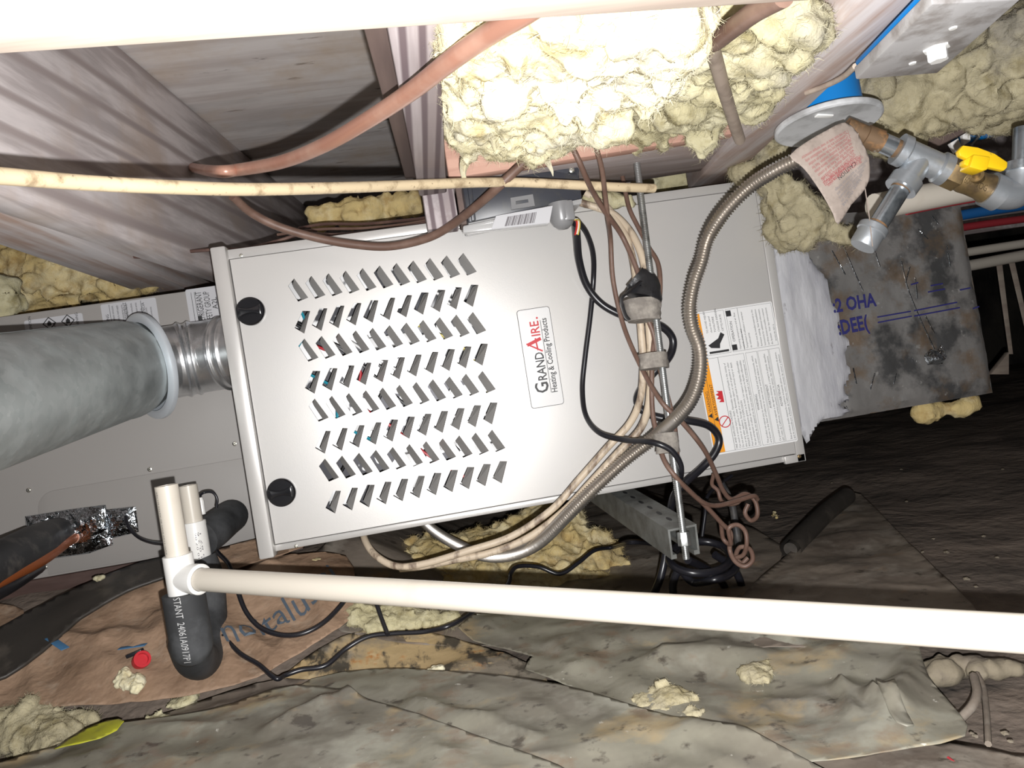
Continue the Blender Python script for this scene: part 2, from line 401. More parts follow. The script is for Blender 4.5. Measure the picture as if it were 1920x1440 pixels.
def batt(name, mt, poly, dplane, rad, count, voxel, seed, amp=.010, parent=None, hairs=0, sq=1.0, extra=(), fr=18, tufts=4, hl=1.0):
    """lumpy fibreglass: balls packed through a region, fused by voxel remesh, roughened by noise"""
    rnd = random.Random(seed); mb = MB()
    x0 = min(p[0] for p in poly); x1 = max(p[0] for p in poly); y0 = min(p[1] for p in poly); y1 = max(p[1] for p in poly)
    k = 0; tries = 0
    while k < count and tries < count * 60:
        tries += 1
        px = rnd.uniform(x0, x1); py = rnd.uniform(y0, y1)
        if not ripoly((px, py), poly): continue
        d = dplane(px, py); r = rnd.uniform(*rad)
        if edgedist((px, py), poly) < r * FPX / d * .55: 
            r *= .6
            if edgedist((px, py), poly) < r * FPX / d * .5: continue
        c = D(px, py, d + r * .6 + rnd.uniform(-.3, .4) * r)
        mb.blob(c, r, 2, .45, 1.3, seed * 13 + k, (1, 1, sq)); k += 1
        for j in range(tufts):
            dr = V((rnd.gauss(0, 1), rnd.gauss(0, 1) - .5, (rnd.gauss(0, 1) - .5) * sq)).normalized()
            mb.blob(c + dr * r * rnd.uniform(.8, 1.15), r * rnd.uniform(.22, .42), 2, .5, 1.2, seed * 7 + k * 5 + j, (rnd.uniform(.6, 1.5), rnd.uniform(.6, 1.4), rnd.uniform(.6, 1.5) * sq))
    for e in extra: mb.blob(D(*e[:3]), e[3], 2, .35, 1.3, seed + e[0])
    o = mb.build(name + '_raw', None, smooth=None, fixn=False)
    md = o.modifiers.new('r', 'REMESH'); md.mode = 'VOXEL'; md.voxel_size = voxel
    dg = bpy.context.evaluated_depsgraph_get()
    me = bpy.data.meshes.new_from_object(o.evaluated_get(dg)); org = WLOC[o.name].copy()
    bpy.data.objects.remove(o)
    off = V((seed * 1.3, seed * 2.1, seed * .7))
    cos = [p.co.copy() for p in me.vertices]; nos = [p.normal.copy() for p in me.vertices]
    for p, c, nn in zip(me.vertices, cos, nos):
        q = (c + org) * fr + off
        wq = q + noise.noise_vector(q * .9) * .6
        k1 = noise.noise(wq); k2 = .5 - abs(noise.noise(wq * 2.3 + off)) * 1.6; k3 = noise.noise(V((q.x * 5, q.y * 5, q.z * 2.2))); k4 = noise.noise(q * 11)
        p.co = c + nn * amp * (k1 * 1.25 + k2 * .42 + k3 * .38 + k4 * .16)
    me.polygons.foreach_set('use_smooth', [True] * len(me.polygons)); me.update()
    me.name = name
    if hairs:
        nf = len(me.loop_triangles) if me.loop_triangles else 0
        me.calc_loop_triangles(); nf = len(me.loop_triangles)
        tri = np.empty(nf * 3, np.int32); me.loop_triangles.foreach_get('vertices', tri); tri = tri.reshape(-1, 3)
        vc = np.empty(len(me.vertices) * 3, np.float32); me.vertices.foreach_get('co', vc); vc = vc.reshape(-1, 3)
        A, B, C = vc[tri[:, 0]], vc[tri[:, 1]], vc[tri[:, 2]]
        nr = np.cross(B - A, C - A); ar = np.linalg.norm(nr, axis=1); area = ar.sum() / 2
        rg = np.random.default_rng(seed); n = int(min(60000, area * hairs))
        f = rg.choice(nf, n, p=ar / ar.sum()); u = rg.random((n, 1)) ** .5; v = rg.random((n, 1))
        P = A[f] * (1 - u) + B[f] * (u * (1 - v)) + C[f] * (u * v); N_ = nr[f] / ar[f][:, None]
        t = np.cross(N_, rg.normal(size=(n, 3))); t /= np.linalg.norm(t, axis=1)[:, None] + 1e-9
        sd2 = np.cross(N_, t); L = rg.uniform(.005, .016, (n, 1)) * hl; lift = rg.uniform(.0, .45, (n, 1)) ** 1.5; cv = rg.normal(size=(n, 1)) * .5
        wd = rg.uniform(.00012, .00030, (n, 1))
        q0 = P - N_ * .0006; q1 = P + t * L * .5 + N_ * L * (.06 + lift * .5); q2 = P + (t + sd2 * cv) * L * .9 + N_ * L * lift * .6
        VV = np.stack([q0 - sd2 * wd, q0 + sd2 * wd, q1 - sd2 * wd, q1 + sd2 * wd, q2 - sd2 * wd * .5, q2 + sd2 * wd * .5], 1).reshape(-1, 3).astype(np.float32)
        base = (np.arange(n) * 6)[:, None]; F = np.concatenate([base + np.array([[0, 1, 3, 2]]), base + np.array([[2, 3, 5, 4]])], 1).reshape(-1).astype(np.int32)
        hm = bpy.data.meshes.new('fibre_wisps'); hm.vertices.add(len(VV)); hm.vertices.foreach_set('co', VV.ravel())
        hm.loops.add(len(F)); hm.loops.foreach_set('vertex_index', F); hm.polygons.add(n * 2)
        hm.polygons.foreach_set('loop_start', np.arange(0, len(F), 4, dtype=np.int32)); hm.update(calc_edges=True)
        hm.materials.append(mt); me.materials.append(mt)
        o = link(name, me, org, parent); h = link('fibre_wisps', hm, org, o); h['kind'] = 'stuff'
        return o
    me.materials.append(mt)
    return link(name, me, org, parent)

def sstep(a, b, x):
    t = max(0, min(1, (x - a) / (b - a))); return t * t * (3 - 2 * t)
def ground(x, y):      # the soil rises in a bank under the coil case at left
    return min(.145, max(0, y - 1.04) * .46) * sstep(.10, -.22, x)
def GP(px, py, off=0.0):
    r = ray(px, py); lo_, hi_ = .2, 6.0
    for i in range(240):
        d = lo_ + (hi_ - lo_) * i / 239; p = CAM + r * d
        if p.z < ground(p.x, p.y) + off: break
    a, b = d - (hi_ - lo_) / 239, d
    for i in range(24):
        m_ = (a + b) / 2; p = CAM + r * m_
        if p.z < ground(p.x, p.y) + off: b = m_
        else: a = m_
    return CAM + r * b
# ------------------------------------------------------------------ setting: floor, walls, subfloor
mb = MB()
NX, NY = 150, 130
vs = []
for j in range(NY + 1):
    for i in range(NX + 1):
        x = -3.2 + 6.8 * i / NX; y = .25 + 4.6 * (j / NY) ** 1.25
        vs.append(V((x, y, ground(x, y) - .012 + .022 * fbm(V((x * 2.2, y * 2.2, 3)), 4) * min(1, .35 + max(0, y - 1.1)))))
mb.add(vs, [(j * (NX + 1) + i, j * (NX + 1) + i + 1, (j + 1) * (NX + 1) + i + 1, (j + 1) * (NX + 1) + i) for j in range(NY) for i in range(NX)])
struct(mb.build('floor', M['dirt'], smooth=60, fixn=False))
struct(MB().box((-3.2, 4.6, -.1), (3.6, 4.8, 1.2)).build('wall_back', M['wallm']))
struct(MB().box((3.5, .3, -.1), (3.7, 4.8, 1.2)).build('wall_right', M['wallm']))
struct(MB().box((-3.3, .3, -.1), (-3.1, 4.8, 1.2)).build('wall_left', M['wallm']))
ZJ = CAM.z + .264                       # underside of the joists
ZS = .93                                # underside of the subfloor
ceil = struct(MB().box((-3.2, .25, ZS + .02), (3.6, 4.8, ZS + .05)).build('ceiling', M['wallm']))
y = .30; k = 0
for wd in (.6, .505, .6, .6, .6, .6, .6):
    z = ZS + k * .0012
    MB().box((-2.2, y, z), (2.6, y + wd - .0012, z + .018)).build('plank', M['w_sub'], ceil)
    y += wd; k += 1

# ------------------------------------------------------------------ joists and beams
def joist(name, label, a, b, width, mt, y0=None, y1=None, ztop=ZS - .001, side='L', zb=ZJ):
    """a, b: two pixels along its lower edge (left or right), the joist runs between y0 and y1"""
    A = ZP(*a, zb); B = ZP(*b, zb); dr = (B - A).normalized()
    p0 = A + dr * ((y0 - A.y) / dr.y); p1 = A + dr * ((y1 - A.y) / dr.y)
    nx = V((dr.y, -dr.x, 0)) * width * (1 if side == 'L' else -1)
    o = MB().obox(p0, p1 - p0, nx, V((0, 0, ztop - zb))).build(name, mt, bevel=.003)
    return tag(o, label, 'joist')
joist('floor_joist', 'wide weathered grey joist above the vent pipe at upper left', (0, 365), (290, 470), .04, M['w_joist'], .42, 2.3, side='R')
joist('floor_joist', 'narrow joist edge with striped grain left of the bright insulation', (722, 35), (777, 320), .038, M['w_mid'], .36, 1.06, side='L')
joist('floor_joist', 'grey brown joist running diagonally behind the square bolted plate', (1580, 40), (1352, 290), .062, M['w_right'], .40, 1.25, side='L')
joist('floor_joist', 'far left joist mostly hidden behind the grey joist', (-700, 520), (-400, 560), .04, M['w_joist'], .8, 2.3, side='R')
A = ZP(0, 365, ZJ); xj = A.x - .041
tag(MB().box((xj - .085, .45, ZJ + .012), (xj - .002, 2.25, ZJ + .050)).build('ledger_board', M['w_right'], bevel=.002), 'tan board nailed low on the left side of the wide grey joist', 'board')
# brown sister board beside the middle joist
A = ZP(676, 35, ZJ + .02); B = ZP(750, 300, ZJ + .02); dr = (B - A).normalized()
p0 = A + dr * ((.40 - A.y) / dr.y); p1 = A + dr * ((1.04 - A.y) / dr.y)
tag(MB().obox(p0, p1 - p0, V((.026, 0, 0)), V((0, 0, .26))).build('sister_board', M['w_brown'], bevel=.002), 'thin brown board fixed against the left side of the striped joist', 'board')
# near overexposed board across the top
a0 = D(-160, 118, .335); a1 = D(1650, -3, .44)
o = MB().obox(a0, a1 - a0, V((.006, -.034, 0)), V((0, 0, .12))).build('near_board', M['w_white'], bevel=.004)
tag(o, 'pale board crossing close overhead along the top edge, brightly lit', 'board')
# reddish blocking beam
zb = CAM.z + .272
q0 = ZP(850, 334, zb); q1 = ZP(1275, 267, zb)
q2 = ZP(1240, 346, zb)
yb0 = min(q0.y, q1.y); beam_y = (q0.y + q1.y) / 2
E0 = q0 - (q1 - q0) * .02; E1 = q0 + (q1 - q0) * 1.42
o = MB().obox(E0, E1 - E0, V((0, .022, 0)), V((0, 0, .14))).build('blocking_beam', M['w_red'], bevel=.003)
BEAM = o
tag(o, 'reddish wooden beam between joists above the black control box', 'beam')
og = MB().obox(E0 + V((0, .0225, .0005)), E1 - E0, V((0, .165, 0)), V((0, 0, .13))).build('blocking_beam', M['w_grey'], bevel=.003)
tag(og, 'grey timber behind the reddish beam, holding the threaded rod', 'beam')
o2 = MB().lathe(ZP(1217, 268, zb) + V((0, -.012, .018)), (0, -1, 0), [(0, .0001), (0, .006), (.003, .006), (.004, .004)], 14).build('knot', M['w_brown'], o)
# wooden packing between joist end and furnace
r0 = YP(790, 352, 1.075); r1 = YP(868, 428, 1.075)
o = MB().box((r0.x, 1.075, r1.z + .004), (r1.x - .004, 1.115, r0.z)).build('wood_packer', M['w_mid'], bevel=.002)
tag(o, 'grey wood packer standing between joist end and furnace top', 'block')
o = MB().box((r1.x - .002, 1.07, r1.z + .004), (r1.x + .024, 1.11, r0.z + .02)).build('wood_packer', M['w_brown'], bevel=.002)
tag(o, 'narrow brown packer beside the black control box', 'block')
# rim behind, over the coil case
o = MB().box((-2.2, 2.32, .60), (2.6, 2.36, ZS - .001)).build('rim_board', M['w_joist'], bevel=.003)
tag(o, 'dim rim board at the back of the joist bays', 'board')

# ------------------------------------------------------------------ furnace
XL, YF, ZB, LW, LH = -.27727, 1.15864, .37 - .19647, .84, .445
def FY(px, py, out=0.0): return YP(px, py, YF - out)
fur = thing('furnace', 'large taupe sheet metal furnace lying on its side with chevron louvres', 'furnace', (XL + LW / 2, YF + .3, ZB))
T = .004; DP = .70
cb = MB()
cb.box((XL, YF + .004, ZB), (XL + LW, YF + DP, ZB + T)); cb.box((XL, YF + .004, ZB + LH - T), (XL + LW, YF + DP, ZB + LH))
cb.box((XL + LW - T, YF + .004, ZB), (XL + LW, YF + DP, ZB + LH)); cb.box((XL, YF + DP - T, ZB), (XL + LW, YF + DP, ZB + LH))
cb.box((XL, YF + .004, ZB), (XL + T, YF + .03, ZB + LH)); cb.box((XL, YF + .22, ZB), (XL + T, YF + DP, ZB + LH))
cb.build('cabinet', M['paint'], fur, smooth=None)
fb = MB()
fb.box((XL + .02, YF + .001, ZB + LH - .014), (XL + LW - .004, YF + .010, ZB + LH)); fb.build('top_flange', M['paint'], fur, bevel=.001)
MB().box((XL + .02, YF + .002, ZB), (XL + LW - .016, YF + .010, ZB + .010)).build('bottom_flange', M['paint'], fur, bevel=.002)
MB().box((XL - .001, YF - .012, ZB - .006), (XL + .021, YF + .02, ZB + LH + .004)).build('end_flange', M['paint'], fur, bevel=.003)
sf = MB().box((XL + LW - .0145, YF - .002, ZB - .003), (XL + LW + .0005, YF + .010, ZB + LH))
sf.box((XL + LW - .034, YF - .002, ZB - .003), (XL + LW, YF + .006, ZB + .010)); sf.build('side_flange', M['paint'], fur, bevel=.0015)
def screw(c, ax, r, parent, mt=None):
    b = MB().lathe(c, ax, [(-.001, r * .9), (0, r), (r * .35, r * .9), (r * .5, r * .5), (r * .35, r * .35)], 12)
    return b.build('screw', mt or M['screw'], parent)
screw(V((XL + LW - .010, YF - .002, ZB + .006)), (0, -1, 0), .0032, fur, M['brass'])
screw(FY(452, 479, .0), (0, -1, 0), .0028, fur); screw(FY(555, 1024, .0), (0, -1, 0), .0028, fur)
# door with chevron louvre holes
DX0, DX1, DZ0, DZ1 = XL + .0225, XL + LW - .0155, ZB + .0115, ZB + LH - .0155
def uz(px, py): p = YP(px, py, YF - .002); return (p.x, p.z)
h0 = [uz(*p) for p in ((551.5, 522), (540, 536), (559, 565.5), (578, 558))]           # slanting down to the right
h1 = [uz(*p) for p in ((580.7, 578), (566.4, 577.5), (551.5, 609.5), (569.8, 620.4))]     # slanting down to the left
def cen(q): return (sum(p[0] for p in q) / 4, sum(p[1] for p in q) / 4)
c0, c1 = cen(h0), cen(h1)
r0 = [(p[0] - c0[0], p[1] - c0[1]) for p in h0]; r1 = [(p[0] - c1[0], p[1] - c1[1]) for p in h1]
ce0 = uz(874, 497); c6 = uz(615, 883); ce6 = uz(928, 828)
def hole_c(r, c):
    t = c / 10.0; k = r / 6.0
    a = (c0[0] * (1 - k) + c6[0] * k, c0[1] * (1 - k) + c6[1] * k); b = (ce0[0] * (1 - k) + ce6[0] * k, ce0[1] * (1 - k) + ce6[1] * k)
    x = a[0] + (b[0] - a[0]) * t; z = a[1] + (b[1] - a[1]) * t
    return x, z
dd = MB(); YD = YF - .002
odx = c1[0] - hole_c(1, 0)[0]
du = hole_c(0, 1)[0] - hole_c(0, 0)[0]; rz = hole_c(1, 0)[1] - hole_c(0, 0)[1]; slant = .0125 * .5
def lat(r, c):     # lattice corner above row r, left of column c
    x, z = hole_c(r - .5, c - .5)
    return V((x + (-slant if r % 2 == 0 else slant) + odx * .5, YD, z))
lv = [[lat(r, c) for c in range(12)] for r in range(9)]
vid = {}
def addv(p): dd.v.append(V(p)); return len(dd.v) - 1
LI = [[addv(p) for p in row] for row in lv]
holes = []
for r in range(8):
    for c in range(11):
        x, z = hole_c(r, c)
        if r % 2: x += odx
        q = r0 if r % 2 == 0 else r1
        P = [V((x + a, YD, z + b)) for a, b in q]
        if r % 2 == 0: tl, tr, br, bl = P[1], P[0], P[3], P[2]
        else: tl, tr, br, bl = P[1], P[0], P[3], P[2]
        holes.append((r, c, (tl, tr, br, bl)))
        H = [addv(p) for p in (tl, tr, br, bl)]; C = [LI[r][c], LI[r][c + 1], LI[r + 1][c + 1], LI[r + 1][c]]
        for k in range(4): dd.f.append((C[k], C[(k + 1) % 4], H[(k + 1) % 4], H[k]))
cTL = addv((DX0, YD, DZ1)); cTR = addv((DX1, YD, DZ1)); cBR = addv((DX1, YD, DZ0)); cBL = addv((DX0, YD, DZ0))
dd.f.append(tuple([cTL, cTR] + [LI[0][c] for c in range(11, -1, -1)]))
dd.f.append(tuple([cTR, cBR] + [LI[r][11] for r in range(8, -1, -1)]))
dd.f.append(tuple([cBR, cBL] + [LI[8][c] for c in range(12)]))
dd.f.append(tuple([cBL, cTL] + [LI[r][0] for r in range(9)]))
for a, b in ((cTL, cTR), (cTR, cBR), (cBR, cBL), (cBL, cTL)):
    va, vb = dd.v[a], dd.v[b]; i1 = addv(va + V((0, .012, 0))); i2 = addv(vb + V((0, .012, 0))); dd.f.append((a, b, i2, i1))
door = dd.build('door', M['paint'], fur, smooth=None, fixn=True)
md = door.modifiers.new('sheet', 'SOLIDIFY'); md.thickness = .0012; md.offset = -1
def louvre_mesh(P, c):
    tl, tr, br, bl = P
    k = .74
    def inn(h, f): return h + (f - h) * k + V((0, .023, 0))
    a, b = inn(tr, tl), inn(br, bl)
    a2 = tr + (a - tr) * .8 + (b - a) * 0; mb = MB()
    pts = [tr, tr + (a - tr) * .86, a + (b - a) * .13, b + (a - b) * .06, b, br]
    mb.add([p - V((0, 0.0002, 0)) for p in pts] + [p + V((0, .001, 0)) for p in pts], [tuple(range(6)), tuple(range(11, 5, -1))] + [(i, (i + 1) % 6, 6 + (i + 1) % 6, 6 + i) for i in range(6)])
    return mb
LM = {}
for r, c, P in holes:
    k = r % 2
    cc = sum(P, V()) / 4
    if k not in LM: LM[k] = louvre_mesh([p - cc for p in P], c).build('louvre', M['paint'], smooth=None, origin=V(), mesh_only=True)
    link('louvre', LM[k], cc, door)
# what the louvres show: burner deck with blocks and wires
MB().box((XL + .03, YF + .10, ZB + .02), (XL + .50, YF + .104, ZB + LH - .02)).build('burner_deck', M['inner'], fur, smooth=None)
rn = random.Random(5)
for k in range(14):
    x = XL + .05 + rn.random() * .30; z = ZB + .05 + rn.random() * .32
    MB().box((x, YF + .045 + rn.random() * .03, z), (x + .02 + rn.random() * .05, YF + .0999, z + .015 + rn.random() * .04)).build('control_block', M['white_block' if k % 3 else 'box'], fur, bevel=.002)
for k, nm in enumerate(('wire_red', 'wire_black', 'wire_teal', 'wire_white', 'wire_white', 'wire_black', 'wire_yellow', 'wire_white')):
    pts = []
    x = XL + .05 + rn.random() * .28; z = ZB + LH - .07 - rn.random() * .1
    for j in range(6):
        pts.append(V((x, YF + .03 + rn.random() * .012, z))); x += rn.uniform(-.06, .08); z -= .05
        x = min(max(x, XL + .04), XL + .42)
    MB().tube(spl(pts, 5), .0022, 6).build('wire', M[nm], fur)
# quarter-turn knobs
for q in ((470.5, 584), (528.5, 923)):
    c = FY(*q, .002); kb = MB().lathe(c, (0, -1, 0), [(0, .0208), (.005, .0205), (.007, .0185), (.007, .0001)], 36, capb=False).build('knob', M['knob'], fur)
    g = MB(); pr = []
    for a in range(13):
        t = -1 + a / 6; pr.append(c + V((t * .016, -.007, .0035 + .0045 * t * t)))
    for a in range(12, -1, -1):
        t = -1 + a / 6; pr.append(c + V((t * .016, -.007, -.0035 - .0045 * t * t)))
    g.prism(pr, (0, -.006, 0)).build('knob_grip', M['knob'], kb, bevel=.001)
# maker's badge
def plate_corners(q, out): return [FY(*p, out) for p in q]
def rrect(o, a, b, la, lb, r, n=4):
    pts = []
    for cx, cy, a0 in ((la - r, lb - r, 0), (r, lb - r, 90), (r, r, 180), (la - r, r, 270)):
        for k in range(n + 1):
            t = math.radians(a0 + 90 * k / n); pts.append(o + a * (cx + r * math.cos(t)) + b * (cy + r * math.sin(t)))
    return pts
UP = V((0, 0, 1)); XR = V((1, 0, 0)); OUT = V((0, -1, 0))
TL, TR, BR, BL = [FY(*p, .002) for p in ((967.6, 583), (1028, 574.5), (1056.6, 755.6), (997.4, 766))]
la = ((TL - BL).length + (TR - BR).length) / 2; lb = ((TR - TL).length + (BR - BL).length) / 2
o0 = BL + (TR - TL - XR * lb) * .0
MB().prism(rrect(o0 - UP * .0007 - XR * .0007, UP, XR, la + .0014, lb + .0014, .0045), OUT * .0009).build('badge_rim', M['ink'], fur, smooth=None)
badge = MB().prism(rrect(o0, UP, XR, la, lb, .004), OUT * .0018).build('badge', M['label'], fur, bevel=.0004)
lab(badge, 'white badge with the maker name in black and red')
def bt(a, b, s, size, mt, align='LEFT', maxw=None, name='lettering'):
    p = o0 + UP * (a * la) + XR * (b * lb) + OUT * .0020
    return MB().text(s, p, UP, -XR, size, align, maxw=maxw, bold=.014).build(name, mt, badge, smooth=None, fixn=False)
bt(.135, .60, 'G', .0290, M['ink'], maxw=.107 * la)
bt(.262, .60, 'RAND', .0195, M['ink'], maxw=.285 * la)
tb = MB()      # tall swash A drawn as strokes
def stroke(mb, pts, wd, base):
    P = [o0 + UP * (a * la) + XR * (b * lb) + OUT * base for a, b in pts]
    for p, q in zip(P, P[1:]):
        t = (q - p).normalized(); s = t.cross(OUT).normalized() * wd
        mb.add([p - s, q - s, q + s, p + s], [(0, 1, 2, 3)])
stroke(tb, [(.560, .60), (.655, .13)], .0012, .0020); stroke(tb, [(.64, .15), (.690, .60)], .0025, .00202); stroke(tb, [(.575, .46), (.70, .43)], .0012, .00204)
tb.build('lettering', M['ink_red'], badge, smooth=None, fixn=False)
bt(.715, .60, 'IRE', .0195, M['ink_red'], maxw=.150 * la)
bt(.885, .60, '.', .022, M['ink_red'])
rl = MB(); stroke(rl, [(.13, .665), (.875, .665)], .0004, .0020); rl.build('rule', M['ink'], badge, smooth=None, fixn=False)
bt(.125, .86, 'Heating & Cooling Products', .0125, M['ink'], maxw=.76 * la)
# big warning label
TL, TR, BR, BL = [FY(*p, .002) for p in ((1281.5, 592.7), (1446, 563), (1489, 829), (1339, 854))]
wa = ((TL - BL).length + (TR - BR).length) / 2; wb = ((TR - TL).length + (BR - BL).length) / 2
w0 = V((BL.x, BL.y, BL.z))
shear = V((((TL - BL).x + (TR - BR).x) / 2, 0, 0))
UPS = (UP * wa + shear).normalized()
warn = MB().prism(rrect(w0, UPS, XR, wa, wb, .003), OUT * .0006).build('warning_label', M['label'], fur, smooth=None)
lab(warn, 'white and orange bilingual warning label')
def WP(a, b, base=.0008): return w0 + UPS * (a * wa) + XR * (b * wb) + OUT * base
def rect(mb, a0, a1, b0, b1, base=.0008): return mb.add([WP(a0, b0, base), WP(a1, b0, base), WP(a1, b1, base), WP(a0, b1, base)], [(0, 1, 2, 3)])
om = MB(); rect(om, .012, .67, .010, .135); rect(om, .69, .99, .010, .135); om.build('orange_band', M['orange'], warn, smooth=None, fixn=False)
ln = MB()
def outline(a0, a1, b0, b1, t=.0016):
    s = t * wa / wb
    rect(ln, a0, a1, b0, b0 + s, .0009); rect(ln, a0, a1, b1 - s, b1, .0009); rect(ln, a0, a0 + t, b0, b1, .0009); rect(ln, a1 - t, a1, b0, b1, .0009)
outline(.012, .67, .01, .56); outline(.69, .99, .01, .42); outline(.012, .67, .58, .715); outline(.012, .67, .725, .85); outline(.012, .67, .86, .985); outline(.69, .99, .44, .985)
rect(ln, .012, .67, .072, .076, .001); rect(ln, .012, .67, .25, .254, .001); rect(ln, .70, .74, .44, .50, .001); rect(ln, .94, .98, .44, .50, .001); rect(ln, .69, .99, .58, .584, .001)
ln.build('rules', M['ink'], warn, smooth=None, fixn=False)
tx = MB()
def wt(a, b, s, size, w_=None): tx.text(s, WP(a, b, .0010), UPS, -XR, size, maxw=w_ * wa if w_ else None)
wt(.30, .066, 'WARNING', .0068); wt(.27, .128, 'AVERTISSEMENT', .0068); wt(.78, .066, 'WARNING', .0068)
for a, b in ((.275, .066), (.245, .128), (.755, .066)):
    tx.add([WP(a - .018, b, .001), WP(a + .018, b, .001), WP(a, b - .05, .001)], [(0, 1, 2)])
body = ['FIRE AND EXPLOSION HAZARD', 'Can result in serious injury or death. Flammable vapors and liquids in the vicinity of', 'Do not store or use gasoline or other flammable vapors or use of gasoline or other',
        'this or any other appliance. Storage of or use could result in serious injury or death.', 'RISQUE D INCENDIE ET D EXPLOSION', 'Peut entrainer des blessures graves ou la mort. Les vapeurs et liquides inflammables',
        'Ne pas entreposer ni utiliser de l essence ou autres vapeurs ou liquides inflammables', 'a proximite de cet appareil ou de tout autre appareil. Le fait d entreposer ou']
for i, s in enumerate(body): wt(.022, .288 + i * .037, s, .0042, .60 if len(s) > 40 else None)
for j, (b, hd, s1, s2) in enumerate(((.61, 'WARNING', 'This product can expose you to chemicals including lead and lead compounds, which', 'are known to the State of California to cause cancer and birth defects or other'),
        (.755, 'AVERTISSEMENT', 'Ce produit peut vous exposer a des agents chimiques, y compris le plomb, identifies', 'par l etat de Californie comme pouvant causer le cancer, des malformations'),
        (.89, 'ADVERTENCIA', 'Este producto puede exponerle a quimicos incluyendo plomo y compuestos de plomo,', 'que es conocido por el Estado de California como causante de cancer y defectos'))):
    wt(.26, b + .012, hd, .0052); wt(.022, b + .048, s1, .0040, .62); wt(.022, b + .082, s2, .0040, .60)
up = ['Operating temperature and air flow', 'outside of this label', 'Temperature d utilisation a l exterieur', 'de cette porte', '', 'Filters must be installed external to the', 'furnace casing. See Installation', 'Instructions for additional information.', 'Les filtres doivent etre installes a l exterieur', 'du boitier. Voir les instructions']
wt(.76, .492, 'OPERATION', .0058)
for i, s in enumerate(up): 
    if s: wt(.70, .545 + i * .042, s, .0040, .26 if len(s) > 30 else None)
for i, s in enumerate(('TO AVOID INJURY', 'close this panel', 'TOYAUTERIE', 'CHAUDE DERRIERE', 'CETTE PORTE')): wt(.845, .20 + i * .045, s, .0042)
wt(.72, .975, '341022-401 REV A', .0034)
rect(tx, .70, .715, .17, .40); tx.add([WP(.74, .20), WP(.76, .17), WP(.80, .30), WP(.84, .34), WP(.82, .38), WP(.76, .31), WP(.73, .30)], [tuple(range(7))])
tx.build('fine_print', M['ink'], warn, smooth=None, fixn=False)
rd = MB()
fl = [(.355, .23), (.36, .17), (.375, .20), (.385, .15), (.40, .18), (.415, .145), (.425, .185), (.44, .16), (.435, .23)]
rd.add([WP(a, b, .001) for a, b in fl], [tuple(range(len(fl)))])
ring = []
for k in range(25):
    t = 2 * math.pi * k / 24; ring.append((math.cos(t), math.sin(t)))
c = WP(.22, .195, .001)
rd.add([c + UPS * x * .0095 + XR * z * .0095 for x, z in ring] + [c + UPS * x * .0080 + XR * z * .0080 for x, z in ring], [(k, k + 1, 26 + k, 25 + k) for k in range(24)])
rd.add([c + UPS * .0065 + XR * .0055, c + UPS * .0055 + XR * .0065, c - UPS * .0065 - XR * .0055, c - UPS * .0055 - XR * .0065], [(0, 1, 2, 3)])
rd.build('red_symbols', M['ink_red'], warn, smooth=None, fixn=False)

# ------------------------------------------------------------------ coil case on the left
YC = 1.37
ct = YP(200, 566, YC).z; cbm = YP(300, 1046, YC).z
coil = thing('coil_case', 'plain taupe coil case left of the furnace behind the vent pipe', 'coil case', (-.72, YC + .25, cbm))
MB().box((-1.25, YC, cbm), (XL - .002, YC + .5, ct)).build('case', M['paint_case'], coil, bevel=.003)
pz = YP(457, 858, YC).z; px0 = YP(72, 955, YC).x
pz2 = YP(110, 918, YC).z
pl = []
for k in range(7):
    t = math.radians(180 - 90 * k / 6); pl.append(V((px0 + .03 + .03 * math.cos(t), YC, pz2 - .03 + .03 * math.sin(t))))
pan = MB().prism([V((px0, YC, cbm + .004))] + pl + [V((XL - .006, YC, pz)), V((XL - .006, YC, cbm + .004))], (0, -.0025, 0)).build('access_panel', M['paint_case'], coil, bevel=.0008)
for q in ((281, 880), (54, 919), (85, 1063), (440, 832)): screw(YP(*q, YC - .0005), (0, -1, 0), .0042, coil)
def flatlabel(q, parent, yy, name='rating_label'):
    TL, TR, BR, BL = [YP(*p, yy) for p in q]
    la = ((TL - BL).length + (TR - BR).length) / 2; lb = ((TR - TL).length + (BR - BL).length) / 2
    o = MB().prism(rrect(BL, UP, XR, la, lb, .003), OUT * .0006).build(name, M['label_grey'], parent, smooth=None)
    return o, BL, la, lb
def P2(BL, a, b): return BL + UP * a + XR * b + OUT * .0009
lb1, B1, a1, b1 = flatlabel(((45, 602), (153, 581), (162, 636), (54, 657)), coil, YC); lab(lb1, 'leftmost white label with hazard diamonds')
t = MB()
for b in (.42, .74):
    c = P2(B1, a1 * .80, b1 * b)
    for s in (.011,):
        dm = [c + UP * s, c + XR * s, c - UP * s, c - XR * s]; dn = [c + UP * s * .82, c + XR * s * .82, c - UP * s * .82, c - XR * s * .82]
        t.add(dm + dn, [(k, (k + 1) % 4, 4 + (k + 1) % 4, 4 + k) for k in range(4)])
        t.add([c - UP * .004 - XR * .003, c + UP * .001 - XR * .0035, c + UP * .005, c + UP * .001 + XR * .0035, c - UP * .004 + XR * .003], [(0, 1, 2, 3, 4)])
for i, s in enumerate(('ATTENTION', 'A2L', 'R-454B', 'COIL', 'WARNING')): t.text(s, P2(B1, a1 * .45, b1 * (.12 + .2 * i)), UP, -XR, .006)
t.build('fine_print', M['ink'], lb1, smooth=None, fixn=False)
lb2, B2, a2, b2 = flatlabel(((188, 572), (291, 555), (302, 622), (199, 639)), coil, YC); lab(lb2, 'white label covered in fine rows of print')
t = MB()
rowtxt = ('Refer to installation instructions', 'Connect only to rated supply', 'Only qualified personnel may service', 'Disconnect power before service', 'Se reporter aux instructions', 'Couper le courant avant service', 'Utiliser du personnel qualifie', 'Consulte las instrucciones', 'Desconecte la corriente antes')
